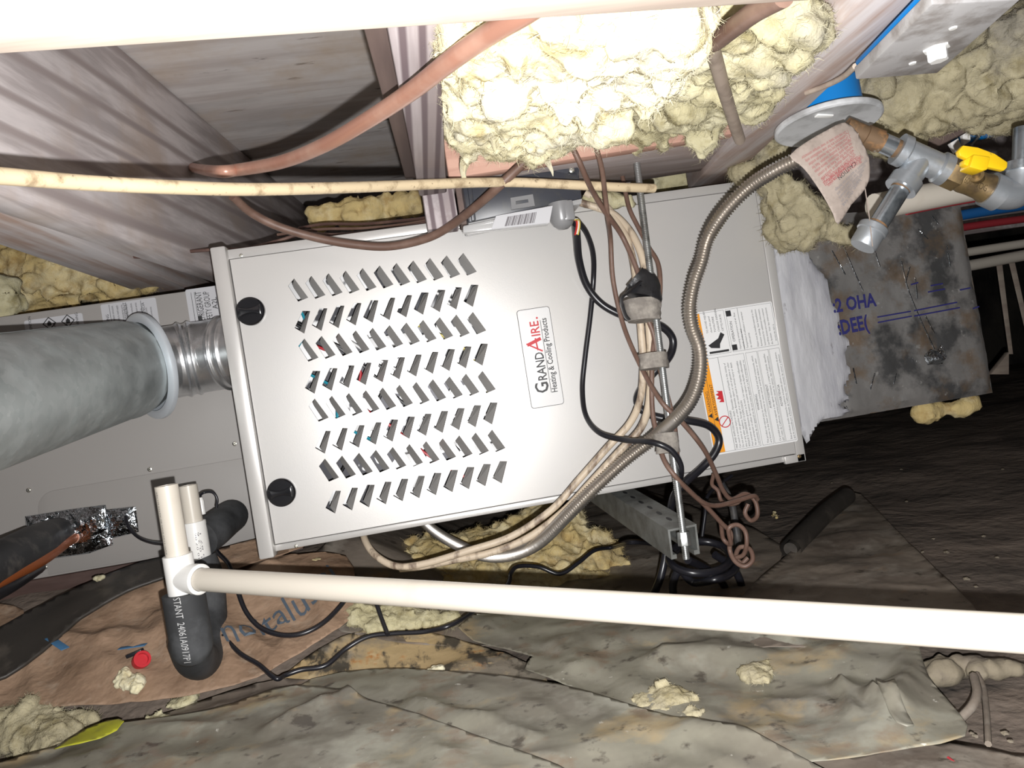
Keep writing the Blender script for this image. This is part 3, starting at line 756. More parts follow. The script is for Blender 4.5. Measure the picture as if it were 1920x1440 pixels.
for i, s in enumerate(rowtxt): t.text(s, P2(B2, a2 * .30, b2 * (.22 + i * .085)), UP, -XR, .0048, maxw=a2 * (.62 if i < 6 else .45))
for i, s in enumerate(('WARNING', 'AVERTISSEMENT', 'ADVERTENCIA')): t.text(s, P2(B2, a2 * .2, b2 * (.12 + i * .33)), UP, -XR, .0065)
for b in (.15, .45, .72): t.obox(P2(B2, .002, b2 * b), UP * (a2 - .004), XR * .0006, OUT * .0001)
t.build('fine_print', M['ink'], lb2, smooth=None, fixn=False)
lb3, B3, a3, b3 = flatlabel(((346, 544), (440, 526), (453, 600), (359, 618)), coil, YC); lab(lb3, 'label reading refrigerant safety group A2L')
t = MB()
t.text('REFRIGERANT', P2(B3, a3 * .10, b3 * .30), UP, -XR, .0145, maxw=a3 * .80); t.text('SAFETY GROUP', P2(B3, a3 * .06, b3 * .45), UP, -XR, .0145, maxw=a3 * .82)
t.text('A2L', P2(B3, a3 * .42, b3 * .58), UP, -XR, .0125)
for b in (.10, .165, .47 + .13, .66): t.obox(P2(B3, .004, b3 * b), UP * (a3 - .010), XR * .0007, OUT * .0001)
t.obox(P2(B3, .012, b3 * .17), UP * .009, XR * .006, OUT * .0001)
t.build('fine_print', M['ink'], lb3, smooth=None, fixn=False)
# foil tape around the line set entry (on the coil case)
for nm, q, sd in (('foil_tape', [(50, 968), (130, 955), (200, 946), (205, 972), (214, 1020), (170, 1036), (100, 1046), (54, 1010)], 3), ('foil_tape', [(200, 955), (256, 949), (262, 996), (212, 1008)], 8)):
    c3 = [YP(*p, YC) for p in q]; poly = [(p.x, p.z) for p in c3]
    f = MB(); sheet(f, poly, .004, lambda x, z, e: .004 + .010 * min(1, e / .02) * (1 + fbm(V((x * 34, z * 34, sd)), 3)), o=V((0, YC, 0)), u=XR, v=UP, n=OUT)
    solid(f.build(nm, M['foil'], coil, smooth=25), .0008)

# ------------------------------------------------------------------ flue vent
fa = D(0, 750, .90); fbp = D(238, 692, 1.225); ax = (fbp - fa).normalized()
vent = thing('vent_pipe', 'big galvanized vent pipe running from the furnace end to the left edge', 'pipe', fa)
f0 = fa - ax * .34
LV = (fbp - f0).length
MB().lathe(f0, ax, [(0, .076), (LV * .3, .076), (LV - .03, .076), (LV - .028, .0775), (LV - .024, .0775), (LV - .022, .076), (LV, .0755), (LV, .066), (LV * .2, .066)], 56, capa=False, capb=False).build('outer_pipe', M['galv'], vent, smooth=50)
MB().obox(f0 + V((0, -.001, 0)) + UP * .0765, ax * (LV - .02), V((0, 0, .0012)), V((0, .008, 0))).build('lock_seam', M['galv'], vent, smooth=None)
mid = f0 + ax * LV
MB().lathe(mid - ax * .006, ax, [(0, .0735), (.05, .0725)], 48, capa=False, capb=False).build('inner_sleeve', M['galv'], vent, smooth=50)
mid2 = D(284, 686, 1.245)
en = V((XL + .03, mid2.y + .012, mid2.z + .004))
axr = (ax * .55 + (en - mid2).normalized() * .60).normalized()
MB().lathe(mid2 - axr * .010, axr, [(0, .0720), (0, .0815), (.002, .0860), (.006, .0868), (.010, .0855), (.012, .0820), (.012, .0560)], 64, capa=False, capb=False).build('end_ring', M['ring'], vent, smooth=40)
ap = resample(spl([mid2 - axr * .03, mid2, mid2 + axr * .035, mid2 + axr * .05 + (en - mid2) * .22, mid2 + (en - mid2) * .8 + axr * .012, en], 12), .0018)
LA = len(ap)
def adr(i):
    r = .0600 - .0012 * i / LA; t = i / LA
    for c_ in (.36, .43, .66, .73): r += .0034 * math.exp(-((t - c_) / .016) ** 2)
    return r
MB().tube(ap, [adr(i) for i in range(LA)], 56, cap=False).build('adapter', M['galv_bright'], vent, smooth=60)
# ------------------------------------------------------------------ return duct with mastic
YDU = YF + .028
db = YP(1503, 801, YDU); dtr = YP(1812, 380, YDU); dbr = YP(1857, 735, YDU)
dt = YP(1440, 392, YDU)
duct = thing('return_duct', 'foil faced insulated duct right of the furnace with smeared mastic', 'duct', ((db.x + dbr.x) / 2, YDU + .2, dbr.z))
DXR = (dtr.x + dbr.x) / 2; DZT = dtr.z; DZB = (db.z + dbr.z) / 2
body_ = MB(); P4 = [(XL + LW + .001, DZB), (DXR + .004, DZB), (DXR - .004, DZT), (XL + LW + .001, DZT + .02)]
sheet(body_, P4, .006, lambda x, z, e: .004 * fbm(V((x * 14, z * 14, 2)), 4) + .002 * abs(noise.noise(V((x * 60, z * 30, 5)))) - .006 * max(0, 1 - e / .012), o=V((0, YDU, 0)), u=XR, v=UP, n=OUT)
body_.build('front_face', M['ductfoil'], duct, smooth=30)
MB().prism([V((x, YDU + .006, z)) for x, z in P4], (0, .42, 0)).build('duct_body', M['ductfoil'], duct, smooth=None)
mp = [(1440, 420), (1476, 432), (1508, 442), (1512, 470), (1530, 500), (1548, 520), (1556, 560), (1574, 590), (1572, 615), (1592, 640), (1584, 668), (1594, 700), (1582, 728), (1592, 748), (1572, 760), (1596, 768), (1570, 784), (1544, 786), (1530, 800), (1500, 804)]
mp = smoothpoly([( YP(*p, YDU).x, YP(*p, YDU).z) for p in mp], 3)
mp = [(max(x, XL + LW + .0015) , z) for x, z in mp]
ms = MB(); sheet(ms, mp, .005, lambda x, z, e: .0045 + .005 * min(1, e / .01) * (.7 + .5 * fbm(V((x * 40, z * 12, 7)), 3)) - (.006 if e < .0005 else 0), o=V((0, YDU, 0)), u=XR, v=UP, n=OUT)
ma = ms.build('mastic', M['mastic'], duct, smooth=40); lab(ma, 'white brushed mastic joining duct and furnace')
pr = MB()
def dprint(s, left, right, size): 
    a = YP(*left, YDU - .0085); b = YP(*right, YDU - .0085); xd = (b - a).normalized(); pr.text(s, a, xd, V((-xd.z, 0, xd.x)), size, maxw=(b - a).length, bold=.03)
dprint(':2 OHA', (1563, 586), (1644, 573), .030); dprint(':DEE(', (1573, 628), (1630, 616), .032)
for (a, b) in (((1645, 596), (1708, 585)), ((1646, 606), (1710, 594)), ((1714, 584), (1795, 568)), ((1714, 594), (1800, 578)), ((1708, 535), (1722, 531)), ((1740, 549), (1772, 543)), ((1745, 537), (1768, 533)), ((1800, 545), (1820, 541)), ((1824, 580), (1836, 576))):
    A = YP(*a, YDU - .0082); B = YP(*b, YDU - .0082)
    pr.obox(A, B - A, UP * .0022, OUT * .0002)
pi = pr.build('stamped_print', M['ink_blue'], duct, smooth=None, fixn=False); lab(pi, 'faded blue stamped letters and lines')
cr = MB()
for pts in ([(1690, 490), (1702, 540), (1722, 590), (1752, 655)], [(1706, 500), (1698, 530)], [(1716, 520), (1720, 560)], [(1735, 592), (1752, 625)], [(1560, 470), (1585, 515)], [(1580, 458), (1600, 505), (1618, 545)], [(1640, 470), (1650, 500)], [(1722, 430), (1740, 448)], [(1748, 405), (1760, 420)], [(1600, 690), (1606, 720)], [(1640, 700), (1632, 730)], [(1775, 460), (1782, 500)], [(1680, 700), (1676, 720)]):
    cr.tube(spl([YP(*p, YDU - .0062) for p in pts], 4), .0011, 5)
cc_ = cr.build('foil_creases', M['foil'], duct, smooth=None); cc_['kind'] = 'stuff'
f = MB(); q = [(1728, 668), (1740, 655), (1752, 660), (1760, 645), (1770, 668), (1762, 682), (1735, 684)]
q = [(YP(*p, YDU).x, YP(*p, YDU).z) for p in q]
sheet(f, q, .003, lambda x, z, e: .006 + .012 * min(1, e / .008) * (1 + fbm(V((x * 60, z * 60, 1)), 2)), o=V((0, YDU, 0)), u=XR, v=UP, n=OUT)
solid(f.build('torn_foil', M['foil'], duct, smooth=20), .0006)
# ------------------------------------------------------------------ control box under the beam
YB = 1.045
def BP(px, py, o=0.0): return YP(px, py, YB - o)
cbx = thing('control_box', 'black plastic control box with clear tray below the reddish beam', 'box', BP(975, 400) + V((0, .04, 0)))
q = [BP(866, 345), BP(1084, 312), BP(1092, 372), BP(878, 418)]
MB().prism(q, (0, .10, 0)).build('housing', M['box'], cbx, bevel=.003)
MB().prism([BP(1040, 322, 0), BP(1062, 309, 0), BP(1080, 308, 0), BP(1086, 318, 0), BP(1085, 330, 0)], (0, .006, 0)).build('mounting_ear', M['box'], cbx, bevel=.001)
screw(BP(1072, 319, .001), (0, -1, 0), .0042, cbx)
rb = MB(); rb.prism([BP(876, 350), BP(884, 349), BP(892, 414), BP(884, 416)], (0, -.006, 0)); rb.build('side_rib', M['box'], cbx, bevel=.001)
lt = [BP(957, 371, .003), BP(999, 364, .003), BP(1003, 386, .003), BP(959, 393, .003)]
hb = MB(); inn = [BP(967, 377, .003), BP(990, 373.5, .003), BP(991, 379.5, .003), BP(967, 383.5, .003)]
for k in range(4):
    a, b, c, d = lt[k], lt[(k + 1) % 4], inn[(k + 1) % 4], inn[k]
    hb.prism([a, b, c, d], (0, .004, 0))
hb.build('latch', M['greyplastic'], cbx)
tr = [BP(868, 423, .012), BP(1036, 388, .012), BP(1030, 420, .012), BP(868, 437, .012)]
MB().prism(tr, (0, .014, 0)).build('clear_tray', M['clear'], cbx, bevel=.002)
MB().prism([BP(878, 418), BP(1092, 372), BP(1090, 382), BP(880, 428)], (0, .06, 0)).build('tray_lip', M['clear'], cbx, bevel=.001)
le = [BP(930, 405, .013), BP(1036, 386, .013), BP(1030, 418, .013), BP(921, 430, .013)]
lbx = MB().prism(le, (0, -.0008, 0)).build('rating_label', M['label_grey'], cbx, smooth=None)
bm_ = MB()
for k in range(5):
    t0 = .22 + k * .105
    for j, wdt in enumerate((.04, .02, .012)):
        ta = t0 + (0, .05, .08)[j]; tb_ = ta + wdt
        pts = [le[3].lerp(le[2], ta).lerp(le[0].lerp(le[1], ta), .10), le[3].lerp(le[2], tb_).lerp(le[0].lerp(le[1], tb_), .10), le[3].lerp(le[2], tb_).lerp(le[0].lerp(le[1], tb_), .78), le[3].lerp(le[2], ta).lerp(le[0].lerp(le[1], ta), .78)]
        bm_.add([p + V((0, -.0012, 0)) for p in pts], [(0, 1, 2, 3)])
bm_.build('barcode', M['ink_grey'], lbx, smooth=None, fixn=False)
cy = BP(1053, 408, -.004); MB().lathe(cy + UP * .014, (0, 0, -1), [(-.006, .0165), (.018, .0165), (.026, .013), (.030, .007), (.031, .0002)], 28, capb=False).build('lens_dome', M['greyplastic'], cbx)
MB().box((cy.x - .001, YB - .012, cy.z - .008), (cy.x + .016, YB + .02, cy.z + .020)).build('dome_shroud', M['greyplastic'], cbx, bevel=.003)
pts = [YP(1075, 412, 1.05), YP(1083, 413, 1.06), YP(1084, 425, 1.07), YP(1081, 440, 1.08)]
for k, nm in enumerate(('wire_red', 'wire_orange', 'wire_white', 'wire_yellow')):
    off = V(((k - 1.5) * .0016, .001 * (k % 2), .001 * (1.5 - abs(k - 1.5))))
    MB().tube(spl([p + off for p in pts], 5), .0011, 6).build('lead_wire', M[nm], cbx)

# ------------------------------------------------------------------ strut channel, threaded rod, tape
def cable(name, label, cat, pts, r, mt, group=None, n=10, flat=None, up=None, sub=8):
    P = spl(pts, sub)
    o = MB().tube(P, r, n, flat=flat, up=up).build(name, M[mt], smooth=60)
    return tag(o, label, cat, group)
F0 = D(1279, 988, 1.03); B0 = D(1152, 912, 1.30); sd_ = (B0 - F0); sx = sd_.cross(UP).normalized()
if sx.x < 0: sx = -sx
sn = sx.cross(sd_).normalized(); sn = sn if sn.z > 0 else -sn
W2 = .0205; Hs = .041; st = .0028
ch = MB(); e = sd_ * 1.35
prof = [(-W2, 0), (W2, 0), (W2, -Hs), (W2 - .008, -Hs), (W2 - .008, -Hs + .006), (W2 - st, -Hs + .006), (W2 - st, -st), (-W2 + st, -st), (-W2 + st, -Hs + .006), (-W2 + .008, -Hs + .006), (-W2 + .008, -Hs), (-W2, -Hs)]
ch.prism([F0 + sx * a + sn * b for a, b in prof], e)
chn = tag(ch.build('strut_channel', M['strut'], smooth=25), 'slotted steel strut channel carrying the furnace underside', 'strut')
for k in range(9):
    c = F0 + sd_ * (.16 + k * .13) + sn * .0002; du_ = sd_.normalized()
    MB().prism([c + du_ * .009 * math.cos(t) * 1 + sx * (.0028 * math.sin(t)) for t in [2 * math.pi * i / 14 for i in range(14)]], sn * .0003).build('slot', M['ink'], chn, smooth=None)
R0 = ZP(1195, 309, CAM.z + .271); R1 = D(1287, 1049, 1.017)
def rodpt(t): return R0.lerp(R1, t)
rp = resample([R0 + UP * .02, R1], .00085)
rod = MB().tube(rp, .0047, 10, rfun=lambda i, a: 1 + .07 * math.cos(i * 2.09 + a))
rod = tag(rod.build('threaded_rod', M['rod'], smooth=60), 'long threaded hanger rod in front of the furnace door', 'rod')
MB().lathe(rodpt(.935), (R1 - R0), [(0, .0087), (.018, .0087)], 6).build('coupling_nut', M['rod'], rod, bevel=.0006)
def tapewrap(label, pts, rads, mt, seed, group='cloth tape bands round the rod and cables', flat=.62):
    P = resample(spl(pts, 6), .003); N = len(P)
    rr = [rads[0] + (rads[1] - rads[0]) * i / max(1, N - 1) for i in range(N)]
    o = MB().tube(P, rr, 20, flat=flat, up=(0, 1, 0), rfun=lambda i, a: 1 + .12 * noise.noise(V((i * .25, math.cos(a) * 2, math.sin(a) * 2 + seed))) + .05 * noise.noise(V((i * 1.1, a * 3, seed))))
    return tag(o.build('tape_wrap', M[mt], smooth=30), label, 'tape', group)
def RY(px, py, off=0.0):      # a point at the rod's own distance
    t = (py - 309) / 740.0; return YP(px, py, R0.y + (R1.y - R0.y) * t - off)
tapewrap('dusty grey tape band below the torn black tape at the rod top', [RY(1203, 562), RY(1208, 602)], (.026, .024), 'tape', 3)
tapewrap('torn black tape knot on the cables beside the rod', [RY(1190, 519), RY(1208, 536), RY(1205, 562)], (.017, .026), 'tape_black', 5)
tb2 = MB().tube(resample(spl([RY(1200, 528, .012), RY(1178, 548, .016), RY(1165, 562, .014), RY(1172, 590, .012), RY(1180, 600, .01)], 6), .003), .006, 8, flat=.25, rfun=lambda i, a: 1 + .3 * noise.noise(V((i * .4, a, 1))))
tag(tb2.build('tape_tail', M['tape_black'], smooth=30), 'loose black tape end hanging left of the rod', 'tape')
tapewrap('middle grey tape band on the rod above the flexible gas hose', [RY(1224, 663), RY(1228, 693)], (.0205, .0205), 'tape', 9)
tapewrap('lowest tape band on the rod beside the gas hose', [RY(1248, 812), RY(1253, 852)], (.0165, .0165), 'tape', 12)

# ------------------------------------------------------------------ flexible gas hose
hp = spl([D(1496, 298, .905), D(1455, 318, .92), D(1405, 350, .945), D(1358, 398, .965), D(1328, 445, .985), D(1316, 490, .99), D(1302, 530, .99), D(1294, 575, .99), D(1298, 615, .985), D(1312, 655, .98), D(1312, 700, .985), D(1298, 745, 1.0), D(1272, 780, 1.02),
          D(1225, 822, 1.055), D(1170, 865, 1.07), D(1110, 920, 1.075), D(1062, 968, 1.09), D(1010, 1018, 1.12), D(960, 1040, 1.16), D(910, 1042, 1.21), D(862, 1024, 1.28), D(815, 996, 1.36), D(775, 960, 1.44)], 10)
hp = resample(hp, .00095)
hose = MB().tube(hp, .0083, 14, rfun=lambda i, a: 1 + .16 * math.cos(i * 2 * math.pi / 4.0))
tag(hose.build('gas_hose', M['flex'], smooth=70), 'corrugated stainless gas hose snaking down in front of the door', 'hose')

# ------------------------------------------------------------------ gas pipe with tee, drip leg and valve
DG = .87
gp = thing('gas_pipe', 'galvanized gas pipe tee with drip leg and yellow handled valve', 'pipe', D(1710, 300, DG))
def seg(a, b, prof, mt, name, n=24, parent=gp):
    A = D(*a, DG); B = D(*b, DG); L = (B - A).length
    return MB().lathe(A, B - A, [(t * L, r) for t, r in prof], n).build(name, mt, parent)
seg((1585, 238), (1690, 283), [(0, .0108), (.35, .0108), (.36, .0125), (.62, .0128), (.63, .0106), (1, .0106)], M['rust'], 'nipple')
seg((1655, 268), (1676, 277), [(0, .0112), (1, .0112)], M['nipple'], 'bare_nipple')
seg((1683, 279), (1775, 320), [(0, .0165), (.0, .0178), (.16, .0178), (.20, .0150), (.80, .0150), (.84, .0178), (1, .0178), (1, .012)], M['gas'], 'tee_run', 32)
seg((1728, 298), (1688, 354), [(0, .0145), (.62, .0145), (.66, .0178), (1.0, .0178), (1, .011)], M['gas'], 'tee_branch', 32)
seg((1696, 342), (1688, 356), [(0, .0112), (1, .0112)], M['rust'], 'thread')
seg((1690, 352), (1644, 425), [(0, .0107), (1, .0107)], M['nipple'], 'drip_leg')
seg((1646, 420), (1638, 432), [(0, .0114), (1, .0114)], M['rust'], 'thread')
seg((1640, 424), (1617, 463), [(0, .0155), (.05, .0166), (.28, .0166), (.32, .0150), (.9, .0150), (1, .0135)], M['gas'], 'drip_cap', 32)
seg((1768, 318), (1800, 332), [(0, .0165), (.05, .0172), (.95, .0172), (1, .016)], M['brass'], 'valve_hex', 6)
seg((1798, 331), (1868, 362), [(0, .0145), (.15, .0158), (.35, .0148), (.6, .0148), (.7, .0165), (.98, .0165), (1, .014)], M['brass'], 'valve_body', 26)
tv = MB(); A = D(1806, 342, DG - .0155); B = D(1850, 360, DG - .0155); xd = (B - A).normalized(); yd = xd.cross(FWD).normalized(); yd = yd if yd.z > 0 else -yd
tv.text('600 WOG', A, xd, yd, .011, maxw=(B - A).length * .95); tv.build('cast_lettering', M['brass'], gp, smooth=None, fixn=False)
sa = D(1834, 343, DG); sb = D(1826, 312, DG - .035)
MB().lathe(sa, sb - sa, [(0, .008), ((sb - sa).length * .5, .008), ((sb - sa).length * .5, .0045), ((sb - sa).length, .0045)], 16).build('valve_stem', M['brass'], gp)
hz = thing  # handle as one bent plate with a square hub
hd = MB(); pv = [(1797, 283), (1806, 272), (1834, 276), (1866, 288), (1890, 304), (1889, 314), (1883, 320), (1856, 314), (1838, 310), (1818, 300), (1800, 292)]
hd.prism([D(*p, DG - .040) for p in pv], FWD * .007)
hn = hd.build('valve_handle', M['yellow'], gp, bevel=.0012)
hu = MB(); hu.prism([D(*p, DG - .048) for p in ((1826, 289), (1858, 294), (1852, 318), (1842, 320), (1818, 313))], FWD * .020); hu.build('handle_hub', M['yellow'], hn, bevel=.0015)
hu = MB(); hu.prism([D(*p, DG - .043) for p in ((1808, 300), (1826, 290), (1822, 314), (1808, 308))], FWD * .010); hu.build('handle_rib', M['yellow'], hn, bevel=.001)
ep = spl([D(1862, 359, DG), D(1885, 365, DG), D(1906, 362, DG), (1916, 340, DG), (1918, 305, DG)], 6)
MB().tube(ep, .0165, 24).build('elbow', M['gas'], gp); seg((1852, 354), (1876, 365), [(0, .0165), (0, .0195), (1, .0195), (1, .0165)], M['gas'], 'elbow_collar', 28)
seg((1917, 322), (1921, 240), [(0, .0195), (.2, .0195), (.22, .0112), (1, .0112)], M['nipple'], 'riser')
# caution card on the hose end
cdp = [(1478, 294), (1510, 268), (1548, 246), (1586, 227), (1606, 243), (1617, 268), (1629, 298), (1631, 334), (1617, 362), (1596, 384), (1572, 421), (1560, 402), (1540, 368), (1515, 330), (1496, 310)]
o_ = D(1550, 320, .852); pu = RIGHT; pvv = -DOWN
def c2(px, py): p = D(px, py, .852) - o_; return (p.dot(pu), p.dot(pvv))
def cardh(x, z, e=1):
    # bends back over the hose at the upper edge and curls at the right
    s = x * .52 + z * .85; r = x * .85 - z * .5
    return .004 - 5.0 * max(0, s - .020) ** 2 - 4.5 * max(0, r - .012) ** 2 + .0008 * noise.noise(V((x * 60, z * 60, 0)))
cm = MB(); sheet(cm, smoothpoly([c2(*p) for p in cdp], 2), .004, lambda x, z, e: cardh(x, z), o=o_, u=pu, v=pvv, n=-FWD)
card = tag(solid(cm.build('caution_card', M['tagpaper'], smooth=60), .0006), 'creased caution card with red print hanging at the hose end', 'tag')
def cardlift(p):
    d = p - o_; x, z = d.dot(pu), d.dot(pvv); return o_ + pu * x + pvv * z - FWD * (cardh(x, z) + .0006)
t1 = MB(); t2 = MB(); t3 = MB()
def ctext(mb, s, a, b, size):
    A = D(*a, .852); B = D(*b, .852); xd = (B - A).normalized(); yd = (-FWD).cross(xd); mb.text(s, A, xd, yd, size, maxw=(B - A).length, lift=cardlift)
ctext(t2, 'CAUTION', (1599, 304), (1567, 334), .0062)
for k, s in enumerate(('1. Do not kink twist or over torque connector', '2. Connectors are for one installation only', '3. Once installed not to be reused on another', 'appliance or at another location. Not for', 'use with quick disconnect device unless', 'marked for that use. Keep out of contact', 'with foreign objects or substances', 'DO NOT USE ANY SOLVENTS OR SHARP TOOLS', 'Check all joints for leaks with soap solution')):
    ctext(t1, s, (1589 - k * 1.2 + k * 2.4, 243 + k * 6.4), (1500 + k * 6.0, 296 + k * 6.6), .0052)
for k, s in enumerate(('WHEN INSTALLING OR MOVING GAS', 'APPLIANCES INSTALL A NEW CONNECTOR')): ctext(t1, s, (1612 - k * 1, 290 + k * 7), (1536 + k * 3, 337 + k * 7), .0078)
for k, s in enumerate(('movement of appliance can damage', 'connector use only listed parts and', 'never exceed rated pressure', 'see instructions before use', 'keep this tag')): ctext(t3, s, (1622 - k * 3, 300 + k * 9), (1562 + k * 4, 357 + k * 7), .0048)
t1.build('red_print', M['ink_pink'], card, smooth=None, fixn=False); t2.build('heading', M['ink'], card, smooth=None, fixn=False); t3.build('grey_print', M['ink_grey'], card, smooth=None, fixn=False)
cable('card_string', 'thin string looped through the caution card above the drip leg', 'string', [(1609, 250, .850), (1606, 275, .846), (1614, 290, .845), (1620, 340, .86), (1629, 400, .86), (1636, 462, .85)], .0006, 'tagpaper', n=5)

# ------------------------------------------------------------------ steel washer mount and square plate mount under the right joist
zc = D(1552, 232, .965); dn = V((.05, .10, 1)).normalized()
mt1 = thing('round_mount', 'blue cylinder on a round grey washer below the diagonal joist', 'mount', zc)
MB().lathe(zc, dn, [(-.003, .056), (-.004, .061), (-.002, .0640), (.003, .0640), (.005, .061)], 48).build('washer', M['disc'], mt1, bevel=.0005)
MB().lathe(zc + dn * .005, dn, [(0, .0440), (.03, .0430), (.090, .0420)], 40).build('blue_sleeve', M['blue'], mt1)
MB().obox(zc - dn * .0050 + V((-.034, -.040, 0)) - dn * V((-.034, -.040, 0)).dot(dn), V((.022, .004, -.002)), V((-.001, .007, -.0008)), dn * .002).build('scratch_mark', M['bolt'], mt1, bevel=.0005)
zp = .603
q = [ZP(1604, 150, zp), ZP(1747, 9, zp), ZP(1914, 0, zp), ZP(1758, 138, zp)]
mt2 = thing('square_mount', 'dirty square steel plate with white hex bolt, upper right corner', 'mount', sum(q, V()) / 4)
MB().prism(q, UP * .012).build('plate', M['plate'], mt2, bevel=.002)
cq = sum(q, V()) / 4
MB().prism([cq + (p - cq) * .90 + UP * .0122 + V((-.003, .004, 0)) for p in q], UP * .005).build('blue_pad', M['blue'], mt2, bevel=.002)
bc = ZP(1756, 90, zp)
MB().lathe(bc, (0, 0, -1), [(0, .0115), (.0015, .0115), (.0016, .0088), (.011, .0088), (.012, .0075)], 6).build('hex_bolt', M['bolt'], mt2)
for p in ((1787, 52), (1711, 118)): MB().lathe(ZP(*p, zp), (0, 0, -1), [(0, .0035), (.0012, .003)], 14).build('rivet', M['bolt'], mt2)
cable('bent_strip', 'pale splintered strip along the joist edge above the blue cylinder', 'strip', [(1512, 174, .86), (1545, 162, .83), (1580, 145, .79), (1604, 124, .75)], .003, 'w_white', n=8)

# ------------------------------------------------------------------ condensate drain and trap
T0 = D(336, 1062, .93)
def TV(dz): return T0 + UP * dz
def zat(py, px, base):      # height on the vertical through base that appears at row py
    lo_, hi_ = -.4, .4
    for _ in range(40):
        mdl = (lo_ + hi_) / 2; p = base + UP * mdl - CAM
        yy = 720 + FPX * p.dot(DOWN) / p.dot(FWD)
        if yy > py: lo_ = mdl
        else: hi_ = mdl
    return lo_
zt = zat(910, 0, T0); z1 = zat(1040, 0, T0); z2 = zat(1117, 0, T0); z3 = zat(1084, 0, T0)
dr = thing('condensate_drain', 'white PVC drain pipe and tee with black foam trap', 'pipe', TV(z2))
RP = .01335
MB().lathe(TV(z1 - .004), UP, [(0, RP), (zt - z1, RP), (zt - z1 + .004, RP), (zt - z1 + .004, RP - .003), (zt - z1 - .01, RP - .003)], 30, capb=True).build('vent_stub', M['pvc_old'], dr)
MB().lathe(TV(z2), UP, [(0, .0145), (0, .0172), (z1 - z2, .0172), (z1 - z2, .0140)], 36).build('tee', M['pvc'], dr, bevel=.0005)
HA = TV(z3); HB = D(2040, 1196, .505); hx = (HB - HA).normalized()
MB().lathe(HA, hx, [(0, .016), (.012, .0165), (.0255, .0180), (.0335, .0180), (.0345, .0165), (.0345, .0138)], 36, capb=False).build('tee_branch', M['pvc'], dr)
MB().lathe(HA + hx * .02, hx, [(0, RP), ((HB - HA).length, RP)], 36).build('drain_line', M['pvc_old'], dr)
R2 = D(364, 985, 1.15)
za = zat(910, 0, R2); zb_ = zat(978, 0, R2); zc_ = zat(1052, 0, R2)
MB().lathe(R2 + UP * zb_, UP, [(-.01, RP), (za - zb_, RP), (za - zb_, RP - .003), (za - zb_ - .012, RP - .003)], 30).build('vent_stub', M['pvc_old'], dr)
MB().lathe(R2 + UP * zc_, UP, [(0, .0172), (zb_ - zc_, .0172), (zb_ - zc_, .0135)], 36).build('coupling', M['pvc'], dr, bevel=.0005)
fp = spl([TV(z2 + .004), TV(z2 - .03), TV(z2 - .06), D(356, 1206, .945), D(366, 1234, .99), D(384, 1236, 1.05), D(396, 1205, 1.10), D(393, 1150, 1.14), D(388, 1090, 1.15), R2 + UP * (zc_ + .004)], 8)
fo = MB().tube(fp, .0245, 26).build('trap_foam', M['foam'], dr)
ar = spl([D(378, 1010, 1.16), D(400, 995, 1.19), D(424, 975, 1.26), D(436, 966, 1.30)], 6)
MB().tube(ar + [ar[-1] + (ar[-1] - ar[-2]).normalized() * .008, ar[-1] + (ar[-1] - ar[-2]).normalized() * .014], [.027] * (len(ar) - 1) + [.026, .021, .010], 26).build('arm_foam', M['foam'], dr)
def cyl_lift(base, r):
    def f(p):
        d = p - base; ax_ = UP; h = d.dot(ax_); rr = d - ax_ * h; return base + ax_ * h + rr.normalized() * (r + .0004)
    return f
tcam = (CAM - T0); tcam.z = 0; tcam.normalize(); tl_ = UP.cross(tcam).normalized()   # towards viewer's right
fv = fo.data.vertices; bt_ = BVHTree.FromPolygons([tuple(p.co + WLOC[fo.name]) for p in fv], [tuple(p.vertices) for p in fo.data.polygons])
def onfoam(p):
    dd_ = (p - CAM).normalized(); h_ = bt_.ray_cast(CAM, dd_)
    return (h_[0] - dd_ * .0006) if h_[0] else p
ta_ = D(324, 1121, .92); tb_ = D(345, 1243, .93); xd = (tb_ - ta_).normalized(); yd = (-FWD).cross(xd).normalized()
fm = MB(); fm.text('STANT  24061A0917P1', ta_, xd, yd, .0125, maxw=(tb_ - ta_).length, lift=onfoam)
fm.build('printed_text', M['ink_white'], dr, smooth=None, fixn=False)
fm = MB(); fm.text('PVC 1120 SCH 40 ASTM D1785', TV(z1 + .004) - tl_ * .0105 + tcam * .008, UP, -tl_, .0045, maxw=(zt - z1) * .88, lift=cyl_lift(T0, RP)); fm.build('printed_text', M['ink'], dr, smooth=None, fixn=False)
rc = (CAM - R2); rc.z = 0; rc.normalize(); rl_ = UP.cross(rc).normalized()
fm = MB()
for k, s in enumerate(('10 07 06', '1 0-2 6', '0 87 1')):
    fm.text(s, R2 + UP * (zc_ + .004) + rc * .0172 + rl_ * (.001 + k * .0035), UP, -rl_, .0036, maxw=.038, lift=cyl_lift(R2, .0172))
fm.build('printed_text', M['ink_grey'], dr, smooth=None, fixn=False)

